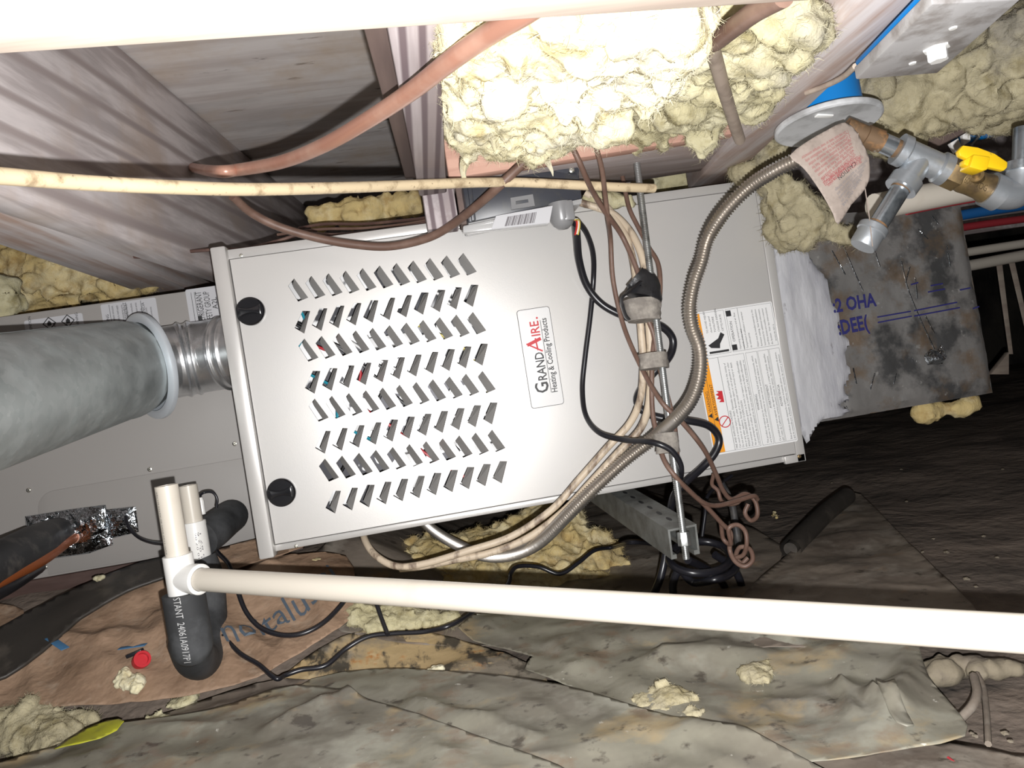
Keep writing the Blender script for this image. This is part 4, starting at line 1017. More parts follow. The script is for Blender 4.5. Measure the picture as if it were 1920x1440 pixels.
# ------------------------------------------------------------------ refrigerant line set
ls = thing('line_set', 'black insulated refrigerant line with orange copper tube at left edge', 'pipe', D(30, 1045, 1.1))
MB().tube(spl([D(-190, 1165, .88), D(-60, 1088, 1.0), D(30, 1042, 1.12), D(90, 1010, 1.24), D(128, 992, 1.33), D(150, 985, 1.365)], 8), [.032] * 20 + [.032 - .0007 * k for k in range(21)], 24).build('insulated_line', M['rubber_dusty'], ls)
MB().tube(spl([D(-190, 1190, .86), D(-60, 1118, .97), D(20, 1078, 1.06), D(80, 1048, 1.15), D(130, 1012, 1.27), D(152, 1000, 1.345)], 8), .0095, 16).build('copper_line', M['copper_orange'], ls)
MB().tube(spl([D(-190, 1230, .86), D(-60, 1140, .98), D(20, 1095, 1.08), D(70, 1062, 1.18)], 8), .012, 14).build('dark_lower_line', M['rubber'], ls)
MB().lathe(D(136, 1008, 1.285), D(152, 1000, 1.345) - D(136, 1008, 1.285), [(0, .0105), (.03, .0105)], 16).build('copper_stub', M['copper'], ls)

# ------------------------------------------------------------------ cables
cable('copper_tube', 'copper brown tube arching from the joist up over the bright insulation', 'tube', [XP(352, 312, ZP(100, 400, ZJ).x), D(400, 321, .965), D(450, 318, .93), D(530, 303, .86), D(610, 271, .78), D(690, 225, .70), D(770, 172, .63), D(850, 110, .56), D(915, 65, .52), D(990, 20, .475), D(1060, -30, .44)], .0074, 'copper', n=16)
cable('white_cable', 'flat cream cable stretched across from the left edge to the rod', 'cable', [D(-140, 322, .46), D(0, 330, .53), D(150, 342, .60), D(300, 350, .66), D(450, 355, .73), D(600, 353, .81), D(750, 348, .90), D(870, 343, .96), D(970, 342, .995), D(1080, 347, 1.02), D(1160, 351, 1.045), D(1226, 353, 1.075)], .0062, 'cream', n=14, flat=1.0, up=(0, 0, 1))
B1_ = [D(436, 368, 1.02), D(470, 398, 1.05), D(520, 424, 1.07), D(590, 445, 1.085), D(660, 458, 1.09), D(730, 462, 1.09), D(800, 447, 1.08), D(850, 420, 1.06), D(895, 385, 1.02), D(935, 350, .99), D(975, 312, .985), D(1015, 278, .985), D(1058, 248, .98)]
cable('brown_cable', 'thick brown cable sagging over the furnace top edge', 'cable', B1_, .0060, 'brown', n=12)
cable('brown_cable', 'brown jacketed cable lying along the bright insulation to the beam', 'cable', [D(1470, -8, 0.470), D(1415, 22, 0.508), D(1375, 52, 0.550), D(1330, 85, 0.602), D(1270, 110, 0.658), D(1220, 136, 0.705), D(1170, 168, 0.752), D(1130, 192, 0.790), D(1088, 215, 0.827), D(1066, 240, 0.874)], .0070, 'brown', n=14)
cable('grey_cable', 'grey brown cable dropping through yellow insulation right of centre', 'cable', [D(1302, 5, 0.534), D(1318, 50, 0.580), D(1338, 100, 0.644), D(1352, 150, 0.708), D(1370, 210, 0.800), D(1387, 262, 0.883)], .0064, 'cable_grey', n=12)
cable('brown_wire', 'long brown wire crossing the door diagonally to the curled ends', 'wire', [D(1085, 226, .97), D(1108, 252, .975), D(1120, 285, .98), D(1129, 320, 1.0), D(1134, 360, 1.03), D(1140, 410, 1.06), YP(1145, 450, 1.09), YP(1150, 527, 1.10), YP(1170, 613, 1.09), YP(1203, 690, 1.05), YP(1240, 753, 1.01), YP(1280, 793, 1.01), YP(1320, 843, 1.03), YP(1343, 890, 1.06), YP(1356, 920, 1.08), YP(1372, 936, 1.09), YP(1398, 926, 1.10), YP(1416, 940, 1.10), YP(1420, 966, 1.10), YP(1408, 976, 1.11), YP(1397, 962, 1.11), YP(1403, 945, 1.11)], .0034, 'brown')
cable('brown_wire', 'brown wire beside the white cables that joins the upper tape', 'wire', [D(1055, 248, .97), D(1072, 275, .975), D(1086, 303, .98), D(1101, 338, 1.0), D(1114, 364, 1.03), D(1135, 398, 1.05), YP(1165, 440, 1.06), YP(1188, 490, 1.055), YP(1201, 530, 1.05), YP(1208, 580, 1.05), YP(1225, 625, 1.05), YP(1232, 670, 1.05), YP(1245, 720, 1.04), YP(1262, 785, 1.03), YP(1268, 830, 1.02), YP(1270, 880, 1.03)], .0036, 'brown')
cable('brown_wire', 'brown wire rising behind the cream cable end right of the others', 'wire', [YP(1167, 330, 1.13), YP(1173, 362, 1.12), YP(1181, 394, 1.11), YP(1196, 425, 1.10), YP(1217, 465, 1.09), YP(1234, 495, 1.08), YP(1238, 540, 1.07), YP(1232, 600, 1.06), YP(1224, 660, 1.05), YP(1222, 720, 1.045), YP(1224, 775, 1.04), YP(1232, 815, 1.03), YP(1245, 862, 1.01), YP(1266, 893, 1.0), YP(1290, 918, 1.01), YP(1318, 942, 1.03), YP(1345, 948, 1.05), YP(1385, 938, 1.07), YP(1413, 930, 1.08), YP(1420, 936, 1.09)], .0034, 'brown')
def curl(name, label, pts, r, mt='brown'): cable(name, label, 'wire', pts, r, mt, 'curled brown wire ends under the furnace corner')
curl('brown_wire', 'brown wire end with a double ring, lowest of the curls', [YP(1308, 934, 1.03), YP(1332, 958, 1.04), YP(1352, 980, 1.05), YP(1370, 1000, 1.06), YP(1368, 1030, 1.07), YP(1378, 1052, 1.06), YP(1396, 1062, 1.05), YP(1411, 1050, 1.05), YP(1406, 1030, 1.06), YP(1388, 1026, 1.07), YP(1380, 1042, 1.08), YP(1390, 1056, 1.08), YP(1402, 1046, 1.08)], .0034)
curl('brown_wire', 'brown wire end looping once above the double ring', [YP(1352, 982, 1.06), YP(1356, 1010, 1.07), YP(1370, 1020, 1.06), YP(1366, 992, 1.05), YP(1382, 984, 1.05), YP(1397, 996, 1.05), YP(1400, 1020, 1.05), YP(1394, 1040, 1.06), YP(1380, 1046, 1.07)], .0032)
curl('brown_wire', 'short brown wire tail tucked against the furnace bottom edge', [YP(1338, 890, 1.10), YP(1335, 908, 1.11), YP(1346, 920, 1.11), YP(1352, 938, 1.11), YP(1366, 946, 1.12), YP(1384, 942, 1.13), YP(1392, 928, 1.13)], .0030)
cable('thin_wire', 'dark wire pair running along the furnace top edge to the left', 'wire', [D(190, 463, 1.28), D(215, 476, 1.26), D(270, 482, 1.26), D(330, 474, 1.26), D(400, 468, 1.26), D(460, 466, 1.25), D(520, 452, 1.25), D(570, 438, 1.25), D(630, 440, 1.24), D(720, 432, 1.22), D(800, 417, 1.19), D(845, 402, 1.165), D(866, 392, 1.15)], .0028, 'brown_dark')
cable('thin_wire', 'upper dark wire lying on the furnace behind the sagging cable', 'wire', [D(560, 428, 1.34), D(610, 420, 1.32), D(680, 420, 1.30), D(740, 415, 1.26), D(800, 408, 1.20), D(840, 396, 1.165), D(862, 383, 1.15)], .0026, 'brown_dark')
cable('thin_wire', 'middle dark wire of the three on the furnace top', 'wire', [D(520, 440, 1.30), D(600, 430, 1.29), D(680, 428, 1.27), D(760, 420, 1.22), D(820, 408, 1.18), D(864, 388, 1.15)], .0024, 'brown')
yo = 1.085
cable('white_cable', 'left of two grimy cream cables taped along the rod', 'cable', [YP(1098, 362, 1.14), YP(1135, 386, 1.13), YP(1160, 420, 1.11), YP(1178, 455, 1.09), YP(1189, 500, 1.075), YP(1195, 550, 1.065), YP(1202, 620, 1.065), YP(1206, 690, 1.065), YP(1200, 750, 1.075), YP(1180, 795, 1.09), YP(1140, 838, 1.10), YP(1085, 900, 1.11), YP(1035, 955, 1.115), YP(960, 1005, 1.125), YP(880, 1032, 1.13), YP(800, 1056, 1.14), YP(745, 1062, 1.15), YP(705, 1042, 1.17), YP(684, 1012, 1.20), YP(680, 985, 1.24)], .0053, 'cream2', 'cream cables taped to the rod', n=12)
cable('white_cable', 'right of two grimy cream cables taped along the rod', 'cable', [YP(1088, 380, 1.13), YP(1115, 388, 1.13), YP(1150, 402, 1.12), YP(1180, 432, 1.10), YP(1200, 470, 1.08), YP(1210, 510, 1.07), YP(1213, 560, 1.06), YP(1219, 640, 1.06), YP(1220, 700, 1.06), YP(1216, 760, 1.07), YP(1200, 805, 1.085), YP(1160, 848, 1.09), YP(1105, 908, 1.10), YP(1055, 960, 1.11), YP(990, 1008, 1.12), YP(920, 1036, 1.13), YP(850, 1050, 1.14), YP(790, 1062, 1.15), YP(750, 1066, 1.16)], .0055, 'cream2', 'cream cables taped to the rod', n=12)
cable('black_cord', 'thick black cord leaving the control box and looping behind the rod', 'cord', [YP(1080, 420, 1.075), YP(1082, 450, 1.10), YP(1086, 490, 1.125), YP(1100, 535, 1.14), YP(1128, 570, 1.142), YP(1168, 592, 1.135), YP(1205, 603, 1.12), YP(1240, 612, 1.12), YP(1260, 632, 1.125), YP(1261, 655, 1.125), YP(1250, 676, 1.12), YP(1225, 700, 1.12), YP(1203, 728, 1.13), YP(1194, 752, 1.135), YP(1208, 772, 1.13), YP(1240, 784, 1.12), YP(1285, 788, 1.11), YP(1328, 798, 1.115), YP(1348, 822, 1.12), YP(1340, 850, 1.12), YP(1315, 878, 1.12), YP(1285, 905, 1.11), YP(1264, 930, 1.11), YP(1256, 965, 1.11), YP(1252, 1010, 1.12), YP(1246, 1050, 1.12), YP(1236, 1090, 1.12), YP(1215, 1135, 1.14)], .0058, 'rubber', n=12)
cable('black_cord', 'thinner black cord hanging in a long loop over the door', 'cord', [YP(1084, 416, 1.07), YP(1100, 438, 1.09), YP(1112, 475, 1.12), YP(1113, 520, 1.145), YP(1107, 590, 1.147), YP(1097, 670, 1.146), YP(1092, 730, 1.142), YP(1099, 780, 1.12), YP(1125, 812, 1.08), YP(1170, 825, 1.05), YP(1220, 829, 1.0), YP(1255, 842, .99), YP(1274, 866, .995), YP(1277, 890, 1.01), YP(1268, 915, 1.06), YP(1260, 950, 1.10), YP(1240, 1000, 1.13)], .0040, 'rubber', n=10)
def loop(cx, cy, rx, ry, y0, y1, a0, a1, n, rot=0):
    out = []
    for k in range(n + 1):
        t = k / n; a = math.radians(a0 + (a1 - a0) * t); ex, ey = rx * math.cos(a), ry * math.sin(a)
        out.append(YP(cx + ex * math.cos(rot) - ey * math.sin(rot), cy + ex * math.sin(rot) + ey * math.cos(rot), y0 + (y1 - y0) * (.5 - .5 * math.sin(a))))
    return out
cable('black_cord', 'coiled black cord hanging under the strut channel', 'cord', loop(1312, 1045, 58, 30, 1.05, 1.17, 200, 560, 12, .0) + loop(1320, 1052, 62, 36, 1.05, 1.18, 205, 430, 10, .05) + [YP(1300, 1092, 1.08), YP(1275, 1070, 1.08), YP(1262, 1095, 1.09), YP(1266, 1128, 1.10), YP(1280, 1160, 1.11)], .0058, 'rubber', n=12, sub=6)
cable('black_cord', 'black cord arching down from the coil to the white drain pipe', 'cord', [YP(1290, 1050, 1.06), YP(1330, 1070, 1.10), YP(1352, 1090, 1.12), YP(1364, 1115, 1.13), YP(1370, 1150, 1.14)], .0058, 'rubber', n=12)
cable('black_cord', 'outer black cord arching right of the coil', 'cord', [YP(1340, 1040, 1.10), YP(1372, 1062, 1.11), YP(1388, 1090, 1.12), YP(1392, 1120, 1.13), YP(1388, 1160, 1.14)], .0058, 'rubber', n=12)
cable('black_cord', 'dark cord hanging behind the curled brown wires', 'cord', [YP(1352, 905, 1.25), YP(1372, 945, 1.25), YP(1379, 985, 1.25), YP(1384, 1020, 1.25), YP(1388, 1060, 1.27)], .0062, 'rubber_dusty', n=10)
cable('black_cord', 'thin black cord bending down left of the curled brown wires', 'cord', [YP(1372, 892, 1.3), YP(1340, 915, 1.28), YP(1325, 935, 1.26), YP(1322, 965, 1.26), YP(1316, 1010, 1.26)], .0032, 'rubber', n=8)
# ------------------------------------------------------------------ ground sheets
def wr(seed, a1=.008, a2=.003, s1=5, s2=22):
    o = V((seed * 3.3, seed * 1.1, seed * .7))
    return lambda x, y: a1 * (1 - 2 * abs(noise.noise(V((x * s1, y * s1 * 1.5, 0)) + o))) + a2 * (1 - 2 * abs(noise.noise(V((x * s2, y * s2 * .8 + x * 9, 2)) + o)))
def ground_sheet(name, label, cat, px, z, mt, seed, a1=.008, a2=.003, cell=.010, lip=.004, sm=2, th=.0008, s1=5, s2=22, slope=None):
    poly = [GP(*p, z) for p in px]; poly = smoothpoly([(p.x, p.y) for p in poly], sm)
    f = wr(seed, a1, a2, s1, s2)
    def h(x, y, e=1.0): return ground(x, y) + z + f(x, y) * min(1, .25 + e / .05) + lip * math.exp(-e / .012) + (slope(x, y) if slope else 0)
    mb = MB(); sheet(mb, poly, cell, h)
    o = tag(solid(mb.build(name, M[mt], smooth=50), th), label, cat)
    return o, h
def ridges(segs):
    R_ = [((GP(*a, .015).x, GP(*a, .015).y), (GP(*b, .015).x, GP(*b, .015).y), hh, wd) for a, b, hh, wd in segs]
    return lambda x, y: sum(hh * math.exp(-(segdist((x, y), a, b) / wd) ** 1.4) for a, b, hh, wd in R_)
ground_sheet('plastic_sheet', 'dark plastic sheet spread under the furnace behind the drain pipe', 'plastic sheet', [(560, 1060), (700, 1000), (900, 945), (1120, 905), (1320, 960), (1470, 1030), (1400, 1130), (1250, 1200), (900, 1215), (640, 1190)], .003, 'plastic_dark', 2, .006, .002, .014)
ground_sheet('plastic_sheet', 'clay smeared plastic patch below the middle of the drain pipe', 'plastic sheet', [(440, 1330), (530, 1275), (600, 1222), (690, 1185), (800, 1190), (900, 1215), (990, 1250), (1030, 1290), (930, 1330), (700, 1350)], .004, 'plastic_clay', 3, .008, .003, .008)
_, p4h = ground_sheet('plastic_sheet', 'grey sheet overlapping beneath the drain pipe right of centre', 'plastic sheet', [(860, 1185), (960, 1150), (1250, 1130), (1420, 1165), (1560, 1190), (1715, 1205), (1728, 1240), (1745, 1290), (1800, 1350), (1812, 1395), (1700, 1420), (1560, 1440), (1420, 1440), (1250, 1370), (1080, 1300), (985, 1262), (1000, 1240), (940, 1225)], .013, 'plastic', 5, .009, .004, .006, s1=6, slope=ridges([((1575, 1284), (1640, 1322), .006, .008), ((1640, 1322), (1690, 1345), .007, .008), ((1690, 1345), (1700, 1200), .007, .016), ((1578, 1286), (1605, 1350), .006, .005), ((1735, 1240), (1690, 1330), .006, .012), ((1250, 1240), (1420, 1230), .010, .02), ((1380, 1150), (1480, 1200), .010, .010)]))
ground_sheet('plastic_sheet', 'brown folded back sheet with a pointed corner right of the coiled cord', 'plastic sheet', [(1330, 1215), (1375, 1150), (1430, 1090), (1490, 1038), (1545, 980), (1600, 930), (1632, 950), (1680, 1000), (1740, 1060), (1800, 1120), (1840, 1170), (1800, 1210), (1500, 1225)], .010, 'plastic_dark', 7, .008, .003, .012, lip=.006)
p = [ZP(1482, 1030, .022), ZP(1515, 995, .026), ZP(1550, 960, .03), ZP(1588, 930, .034)]
ro = MB().tube(spl(p, 5), [.017] * 16, 18, cap=False); ro.tube(spl(p, 5), [.011] * 16, 18, cap=True)
tag(ro.build('rolled_edge', M['darkrubber'], smooth=50), 'dark rolled up sheet edge lying beside the pointed plastic corner', 'roll')
ground_sheet('plastic_sheet', 'middle grey sheet crossed by long creases at the bottom of the photo', 'plastic sheet', [(560, 1296), (640, 1268), (760, 1262), (920, 1274), (1050, 1292), (1170, 1326), (1320, 1375), (1480, 1430), (1560, 1500), (1000, 1540), (820, 1420), (700, 1350)], .019, 'plastic', 9, .007, .003, .007, slope=ridges([((780, 1330), (1000, 1400), .008, .012), ((1300, 1390), (1600, 1440), .012, .02)]))
ground_sheet('plastic_sheet', 'glossy front sheet at the bottom left of the photo', 'plastic sheet', [(-140, 1475), (0, 1440), (130, 1400), (240, 1372), (340, 1352), (440, 1330), (520, 1300), (600, 1296), (690, 1322), (790, 1352), (900, 1392), (1000, 1430), (1100, 1480), (1150, 1560), (-140, 1640)], .026, 'plastic', 11, .009, .003, .007, lip=.005, slope=ridges([((520, 1395), (660, 1330), .010, .016), ((200, 1400), (420, 1390), .008, .02)]))
ground_sheet('plastic_sheet', 'dark crumpled sheet under the kraft paper edge at lower left', 'plastic sheet', [(150, 1420), (300, 1350), (420, 1310), (540, 1280), (600, 1290), (520, 1330), (380, 1370), (240, 1420)], .012, 'plastic_dark', 13, .008, .004, .008)
ground_sheet('plastic_sheet', 'brown sheet strip in the bottom right corner', 'plastic sheet', [(1300, 1455), (1480, 1440), (1640, 1425), (1780, 1402), (1900, 1425), (2000, 1440), (2000, 1560), (1300, 1560)], .006, 'plastic_dark', 15, .008, .003, .009)
ground_sheet('plastic_strip', 'narrow strip of plastic lying across the grey sheet at lower right', 'strip', [(1652, 1338), (1682, 1342), (1700, 1375), (1722, 1412), (1690, 1410), (1668, 1375)], .003, 'plastic', 31, 0, 0, .006, lip=.001, slope=lambda x, y: p4h(x, y, 1.0) - ground(x, y))
# kraft paper with faded print
kp, kh = ground_sheet('kraft_paper', 'crumpled brown kraft paper around the foam trap at lower left', 'paper', [(-60, 1250), (60, 1215), (150, 1160), (235, 1105), (330, 1075), (430, 1050), (560, 1048), (650, 1050), (668, 1100), (668, 1160), (600, 1212), (520, 1262), (440, 1296), (300, 1326), (150, 1334), (0, 1344), (-80, 1350)], .020, 'kraft', 21, .018, .008, .006, lip=.004, s1=6, s2=17)
tm = MB(); A = GP(425, 1228, .026); B = GP(640, 1118, .026); xd = (B - A); wl = xd.length; xd.normalize(); yd = UP.cross(xd).normalized()
tm.text('noitalusni', A, xd, yd, .075, maxw=wl, lift=lambda p: V((p.x, p.y, kh(p.x, p.y, 1.0) + .004)))
tx_ = tm.build('faded_lettering', M['cardblue'], kp, smooth=None, fixn=False)
ground_sheet('kraft_paper', 'strip of brown kraft paper behind the foam trap below the furnace end', 'paper', [(400, 1040), (480, 1015), (560, 1000), (600, 1012), (560, 1035), (480, 1060), (420, 1075)], .030, 'kraft', 23, .006, .004, .009)
ground_sheet('dark_membrane', 'dark rubbery strip lying across the paper at the left edge', 'membrane', [(-60, 1225), (60, 1150), (150, 1105), (230, 1072), (300, 1052), (345, 1062), (320, 1082), (240, 1112), (150, 1165), (80, 1225), (10, 1275), (-60, 1290)], .040, 'darkrubber', 25, .006, .003, .009, th=.005)
ground_sheet('kraft_paper', 'scrap of brown paper at the left edge above the dark strip', 'paper', [(-60, 1145), (0, 1138), (45, 1150), (30, 1180), (-60, 1200)], .03, 'kraft', 27, .004, .003, .01)
zb1 = YP(200, 1058, YC + .005).z
tag(MB().box((-1.4, YC + .006, cbm - .045), (XL + .02, YC + .09, cbm - .001)).build('sleeper_board', M['redboard'], bevel=.003), 'dark reddish timber sleeper under the coil case', 'board')
# small things on the paper
def strip(label, a, b, wd, mt):
    A = GP(*a, .03); B = GP(*b, .03); A.z = kh(A.x, A.y) + .004; B.z = kh(B.x, B.y) + .004
    s = (B - A).cross(UP).normalized() * wd
    return tag(MB().obox(A - s * .5, B - A, s, UP * .0012).build('blue_strip', M[mt], bevel=.0004), label, 'strip')
strip('blue strip beside the foam trap on brown paper', (226, 1231), (276, 1223), .011, 'tapeblue')
strip('short blue strip near the dark membrane on brown paper', (94, 1212), (124, 1226), .012, 'tapeblue')
c = GP(268, 1262, .03); c.z = kh(c.x, c.y) + .010
cap = thing('plastic_plug', 'small red plastic cap with black clip lying on brown paper', 'cap', c)
MB().lathe(c, V((.5, -.6, .35)), [(-.008, .006), (-.006, .0105), (.006, .0115), (.008, .0110), (.008, .008), (.003, .0078)], 20).build('cap_body', M['wire_red'], cap)
MB().obox(c + V((-.020, .004, .004)), V((.020, .003, .004)), V((.002, .006, 0)), V((-.001, 0, .005))).build('clip', M['rubber'], cap, bevel=.001)
def lin(px0, y0, d0, y1, d1): return lambda px, py: d0 + (py - y0) * (d1 - d0) / (y1 - y0)
def floor_d(z): 
    def f(px, py):
        p = GP(px, py, z) - CAM; return p.dot(FWD)
    return f
tag(batt('insulation_scrap', M['ins'], [(212, 1265), (240, 1252), (258, 1262), (275, 1280), (262, 1300), (240, 1290), (225, 1290)], floor_d(.046), (.008, .013), 14, .0018, 31, .004, fr=40), 'torn cream insulation scrap beside the red cap', 'insulation')
yp = [ZP(*p, .03) for p in ((104, 1421), (128, 1400), (160, 1384), (205, 1370), (226, 1368), (236, 1373), (222, 1386), (190, 1400), (150, 1412))]
ym = MB(); sheet(ym, [(p.x, p.y) for p in yp], .006, lambda x, y, e: .030 + .006 * noise.noise(V((x * 20, y * 20, 4))) + (x + .62) * .06)
yo_ = tag(solid(ym.build('yellow_card', mat('yellow_card', (.42, .42, .03), .4, layers=(((.30, .30, .04), 60, 4, .5, .7),)), smooth=40), .0006), 'bent yellow card lying among insulation at the lower left corner', 'card')
# cords on the ground
cable('loose_cord', 'thin black cord running from the trap across the paper to the insulation', 'cord', [GP(418, 1192, .035), GP(450, 1225, .035), GP(485, 1246, .035), GP(517, 1272, .034), GP(535, 1266, .030), GP(565, 1256, .028), GP(610, 1248, .026), GP(650, 1216, .030), GP(690, 1194, .038), GP(740, 1188, .040), GP(800, 1184, .042), GP(850, 1170, .050), D(900, 1138, 1.13), D(950, 1098, 1.15), D(958, 1075, 1.17), D(972, 1062, 1.2), D(1010, 1063, 1.22), D(1050, 1076, 1.22), D(1085, 1055, 1.24), D(1115, 1032, 1.27), D(1150, 1026, 1.30), GP(1185, 1017, .10), GP(1235, 1022, .06)], .0032, 'rubber', n=8)
cable('loose_cord', 'thin black cord looping under the drain pipe over the kraft paper', 'cord', [D(400, 1010, 1.25), D(408, 1035, 1.22), D(430, 1060, 1.18), D(445, 1105, 1.13), D(462, 1148, 1.10), GP(490, 1178, .045), GP(530, 1191, .040), GP(570, 1187, .040), GP(610, 1165, .042), GP(645, 1128, .045), GP(660, 1100, .05)], .0034, 'rubber', n=8)
cable('loose_cord', 'short black cord dropping from behind the drain pipe onto clay', 'cord', [D(698, 1105, 1.12), D(712, 1150, 1.09), GP(727, 1190, .045)], .0032, 'rubber', n=8)
cable('sensor_wire', 'black wire curving from the foil tape to the drain stub', 'wire', [YP(236, 968, 1.352), YP(240, 985, 1.34), YP(258, 1006, 1.33), YP(285, 1017, 1.30), YP(320, 1020, 1.24), YP(350, 1022, 1.21)], .0030, 'rubber', n=8)
cable('sensor_wire', 'small black wire arc standing over the rear drain stub', 'wire', [D(372, 932, 1.19), D(382, 924, 1.2), D(398, 923, 1.2), D(407, 935, 1.2), D(406, 952, 1.2)], .0020, 'rubber', n=8)
MB().lathe(D(377, 940, 1.185), UP, [(-.02, .004), (0, .0045), (.006, .003)], 10).build('sensor_plug', M['pvc'], dr)
cable('red_thread', 'red thread on the ground near the bottom right corner', 'thread', [ZP(1778, 1421, .012), ZP(1792, 1432, .012), ZP(1810, 1448, .01)], .0014, 'red_pipe', n=6)
cable('root', 'long pale root lying on dark soil at lower right', 'root', [ZP(1832, 1264, .012), ZP(1844, 1290, .008), ZP(1850, 1340, .006), ZP(1853, 1395, .006)], .0028, 'plastic_dark', n=7)
cable('root', 'curved flat root beside the grey sheet edge at lower right', 'root', [ZP(1800, 1348, .008), ZP(1822, 1325, .014), ZP(1832, 1300, .018), ZP(1826, 1268, .02)], .0042, 'plastic_dark', n=7)
clod = mat('dry_clay_clod', (.20, .17, .12), .9, layers=(((.15, .125, .10), 14, 5, .45, .62),), bump=((50, .6, .005),))
def clodobj(name, label, poly, r, n, seed, mt=clod, z=.012): return tag(batt(name, mt, poly, floor_d(z), r, n, .004, seed, .005), label, 'clod' if name == 'soil_clod' else 'insulation')
clodobj('soil_clod', 'long pale clay ridge right of the grey sheet below the pipe', [(1728, 1240), (1760, 1232), (1830, 1235), (1900, 1240), (1940, 1235), (1940, 1258), (1860, 1268), (1790, 1268), (1735, 1278)], (.005, .010), 60, 41, z=.006)
rn = random.Random(11)
for k, (px, py, s) in enumerate(((1775, 1035, 5), (1730, 1035, 4), (1812, 1085, 6), (1845, 1005, 4), (1640, 960, 4), (1700, 940, 3), (1870, 1045, 4), (1828, 1380, 5), (1822, 1375, 4), (1885, 1375, 7), (1895, 1390, 5), (1790, 1330, 4), (1750, 1010, 3), (1830, 1100, 4), (1780, 1120, 3), (1560, 905, 3), (1880, 880, 3), (1690, 880, 3))):
    c = ZP(px, py, 0.006); r = s * (c - CAM).length / FPX * .8
    o = MB().blob(c, r, 2, .5, 1.4, k, (1, 1, .55)).build('pebble', clod)
    tag(o, 'small pale crumb of soil on the dark dirt at right', 'pebble', 'soil crumbs on the dirt')
# insulation scraps on the ground
for lb_, poly, z, sd, mt_ in (
    ('yellow insulation scrap on the grey sheet near the bottom middle', [(1192, 1308), (1215, 1284), (1250, 1282), (1290, 1292), (1320, 1318), (1300, 1345), (1250, 1340), (1200, 1325)], .022, 51, 'ins_dust'),
    ('triangular yellow scrap below the drain pipe at right', [(1382, 1262), (1410, 1242), (1450, 1240), (1440, 1262), (1438, 1282), (1410, 1278)], .018, 53, 'ins_dust'),
    ('pale scrap beside the foam trap bottom', [(305, 1322), (330, 1305), (360, 1292), (375, 1302), (360, 1322), (330, 1330)], .020, 55, 'ins_grey'),
    ('flat tan scrap on the dark sheet left of the trap', [(262, 1346), (300, 1340), (335, 1345), (345, 1354), (300, 1356), (265, 1354)], .022, 57, 'ins_grey'),
    ('small green yellow scrap on the clay patch', [(785, 1253), (810, 1246), (835, 1252), (828, 1262), (795, 1262)], .022, 59, 'ins'),
    ('small crumb of insulation near the reddish sleeper', [(176, 1082), (184, 1076), (194, 1080), (192, 1088), (180, 1088)], .055, 61, 'ins_grey'),
    ('insulation tuft on the floor below the furnace corner', [(570, 1065), (585, 1045), (600, 1045), (602, 1062), (588, 1074)], .03, 63, 'ins_tan'),
    ('little tuft of insulation on the dirt behind the curled wires', [(1444, 968), (1452, 955), (1462, 968), (1456, 974)], .01, 65, 'ins_tan')):
    big = (max(p[0] for p in poly) - min(p[0] for p in poly)) > 60
    tag(batt('insulation_scrap', M[mt_], poly, floor_d(z), (.010, .018) if big else (.004, .008), 24 if big else 10, .0022 if big else .0016, sd, .004, sq=.45, fr=34, hairs=90000 if big else 0, hl=.45), lb_, 'insulation')
tag(batt('insulation_strip', M['ins_dust'], [(-40, 1345), (60, 1335), (160, 1332), (265, 1322), (270, 1334), (200, 1342), (160, 1356), (140, 1385), (118, 1402), (90, 1418), (60, 1405), (20, 1398), (-40, 1392)], floor_d(.020), (.010, .022), 100, .004, 67, .008, hairs=80000), 'dirty insulation strip poking from under the kraft paper at lower left', 'insulation')
tag(batt('insulation_pile', M['ins_tan'], [(690, 1030), (740, 1020), (800, 1010), (860, 1000), (930, 985), (985, 962), (1010, 945), (1075, 952), (1105, 968), (1135, 1000), (1182, 1038), (1186, 1072), (1160, 1110), (1080, 1112), (1000, 1130), (930, 1160), (870, 1172), (800, 1170), (760, 1140), (700, 1110), (700, 1070)], lambda px, py: 1.205 + (1190 - py) * .0014, (.016, .036), 170, .0038, 71, .009, hairs=80000, fr=17), 'torn yellow insulation pile on the ground beneath the furnace', 'insulation')
tag(batt('insulation_pile', M['ins_grey'], [(645, 1130), (690, 1128), (760, 1140), (860, 1150), (850, 1172), (760, 1175), (700, 1185), (660, 1170)], floor_d(.025), (.006, .014), 120, .003, 73, .007, sq=.6, hairs=80000), 'smaller dusty insulation lump in front of the big floor pile', 'insulation')

# ------------------------------------------------------------------ insulation overhead
tag(batt('insulation_batt', M['ins'], [(832, 20), (1000, -10), (1290, -10), (1305, 40), (1290, 100), (1245, 135), (1190, 175), (1120, 215), (1085, 235), (1050, 250), (1005, 268), (980, 280), (930, 276), (890, 280), (872, 300), (858, 285), (848, 240), (838, 180)], lambda px, py: .53 + max(0, py - 40) * .00172, (.020, .046), 210, .0038, 81, .011, hairs=80000, fr=13), 'bright yellow insulation batt in the middle joist bay, nearest the lens', 'insulation')
tag(batt('insulation_batt', M['ins_grey'], [(1250, 20), (1400, -10), (1565, -10), (1530, 40), (1470, 115), (1405, 190), (1368, 238), (1320, 228), (1280, 222), (1240, 250), (1180, 256), (1140, 246), (1105, 226), (1180, 190), (1250, 140)], lambda px, py: .62 + max(0, py - 20) * .0019, (.022, .044), 170, .0038, 83, .011, hairs=80000, fr=13), 'dusty yellow insulation batt left of the diagonal grey joist', 'insulation')
tag(batt('insulation_batt', M['ins_dust'], [(1622, 150), (1700, 145), (1780, 120), (1860, 60), (1930, 10), (1960, 10), (1960, 215), (1880, 225), (1830, 205), (1780, 215), (1730, 240), (1690, 270), (1640, 268), (1630, 210)], lambda px, py: .98 + (py - 100) * .0008, (.03, .055), 110, .0045, 85, .013, hairs=80000, fr=12), 'yellow insulation batt behind the square plate in the right bay', 'insulation')
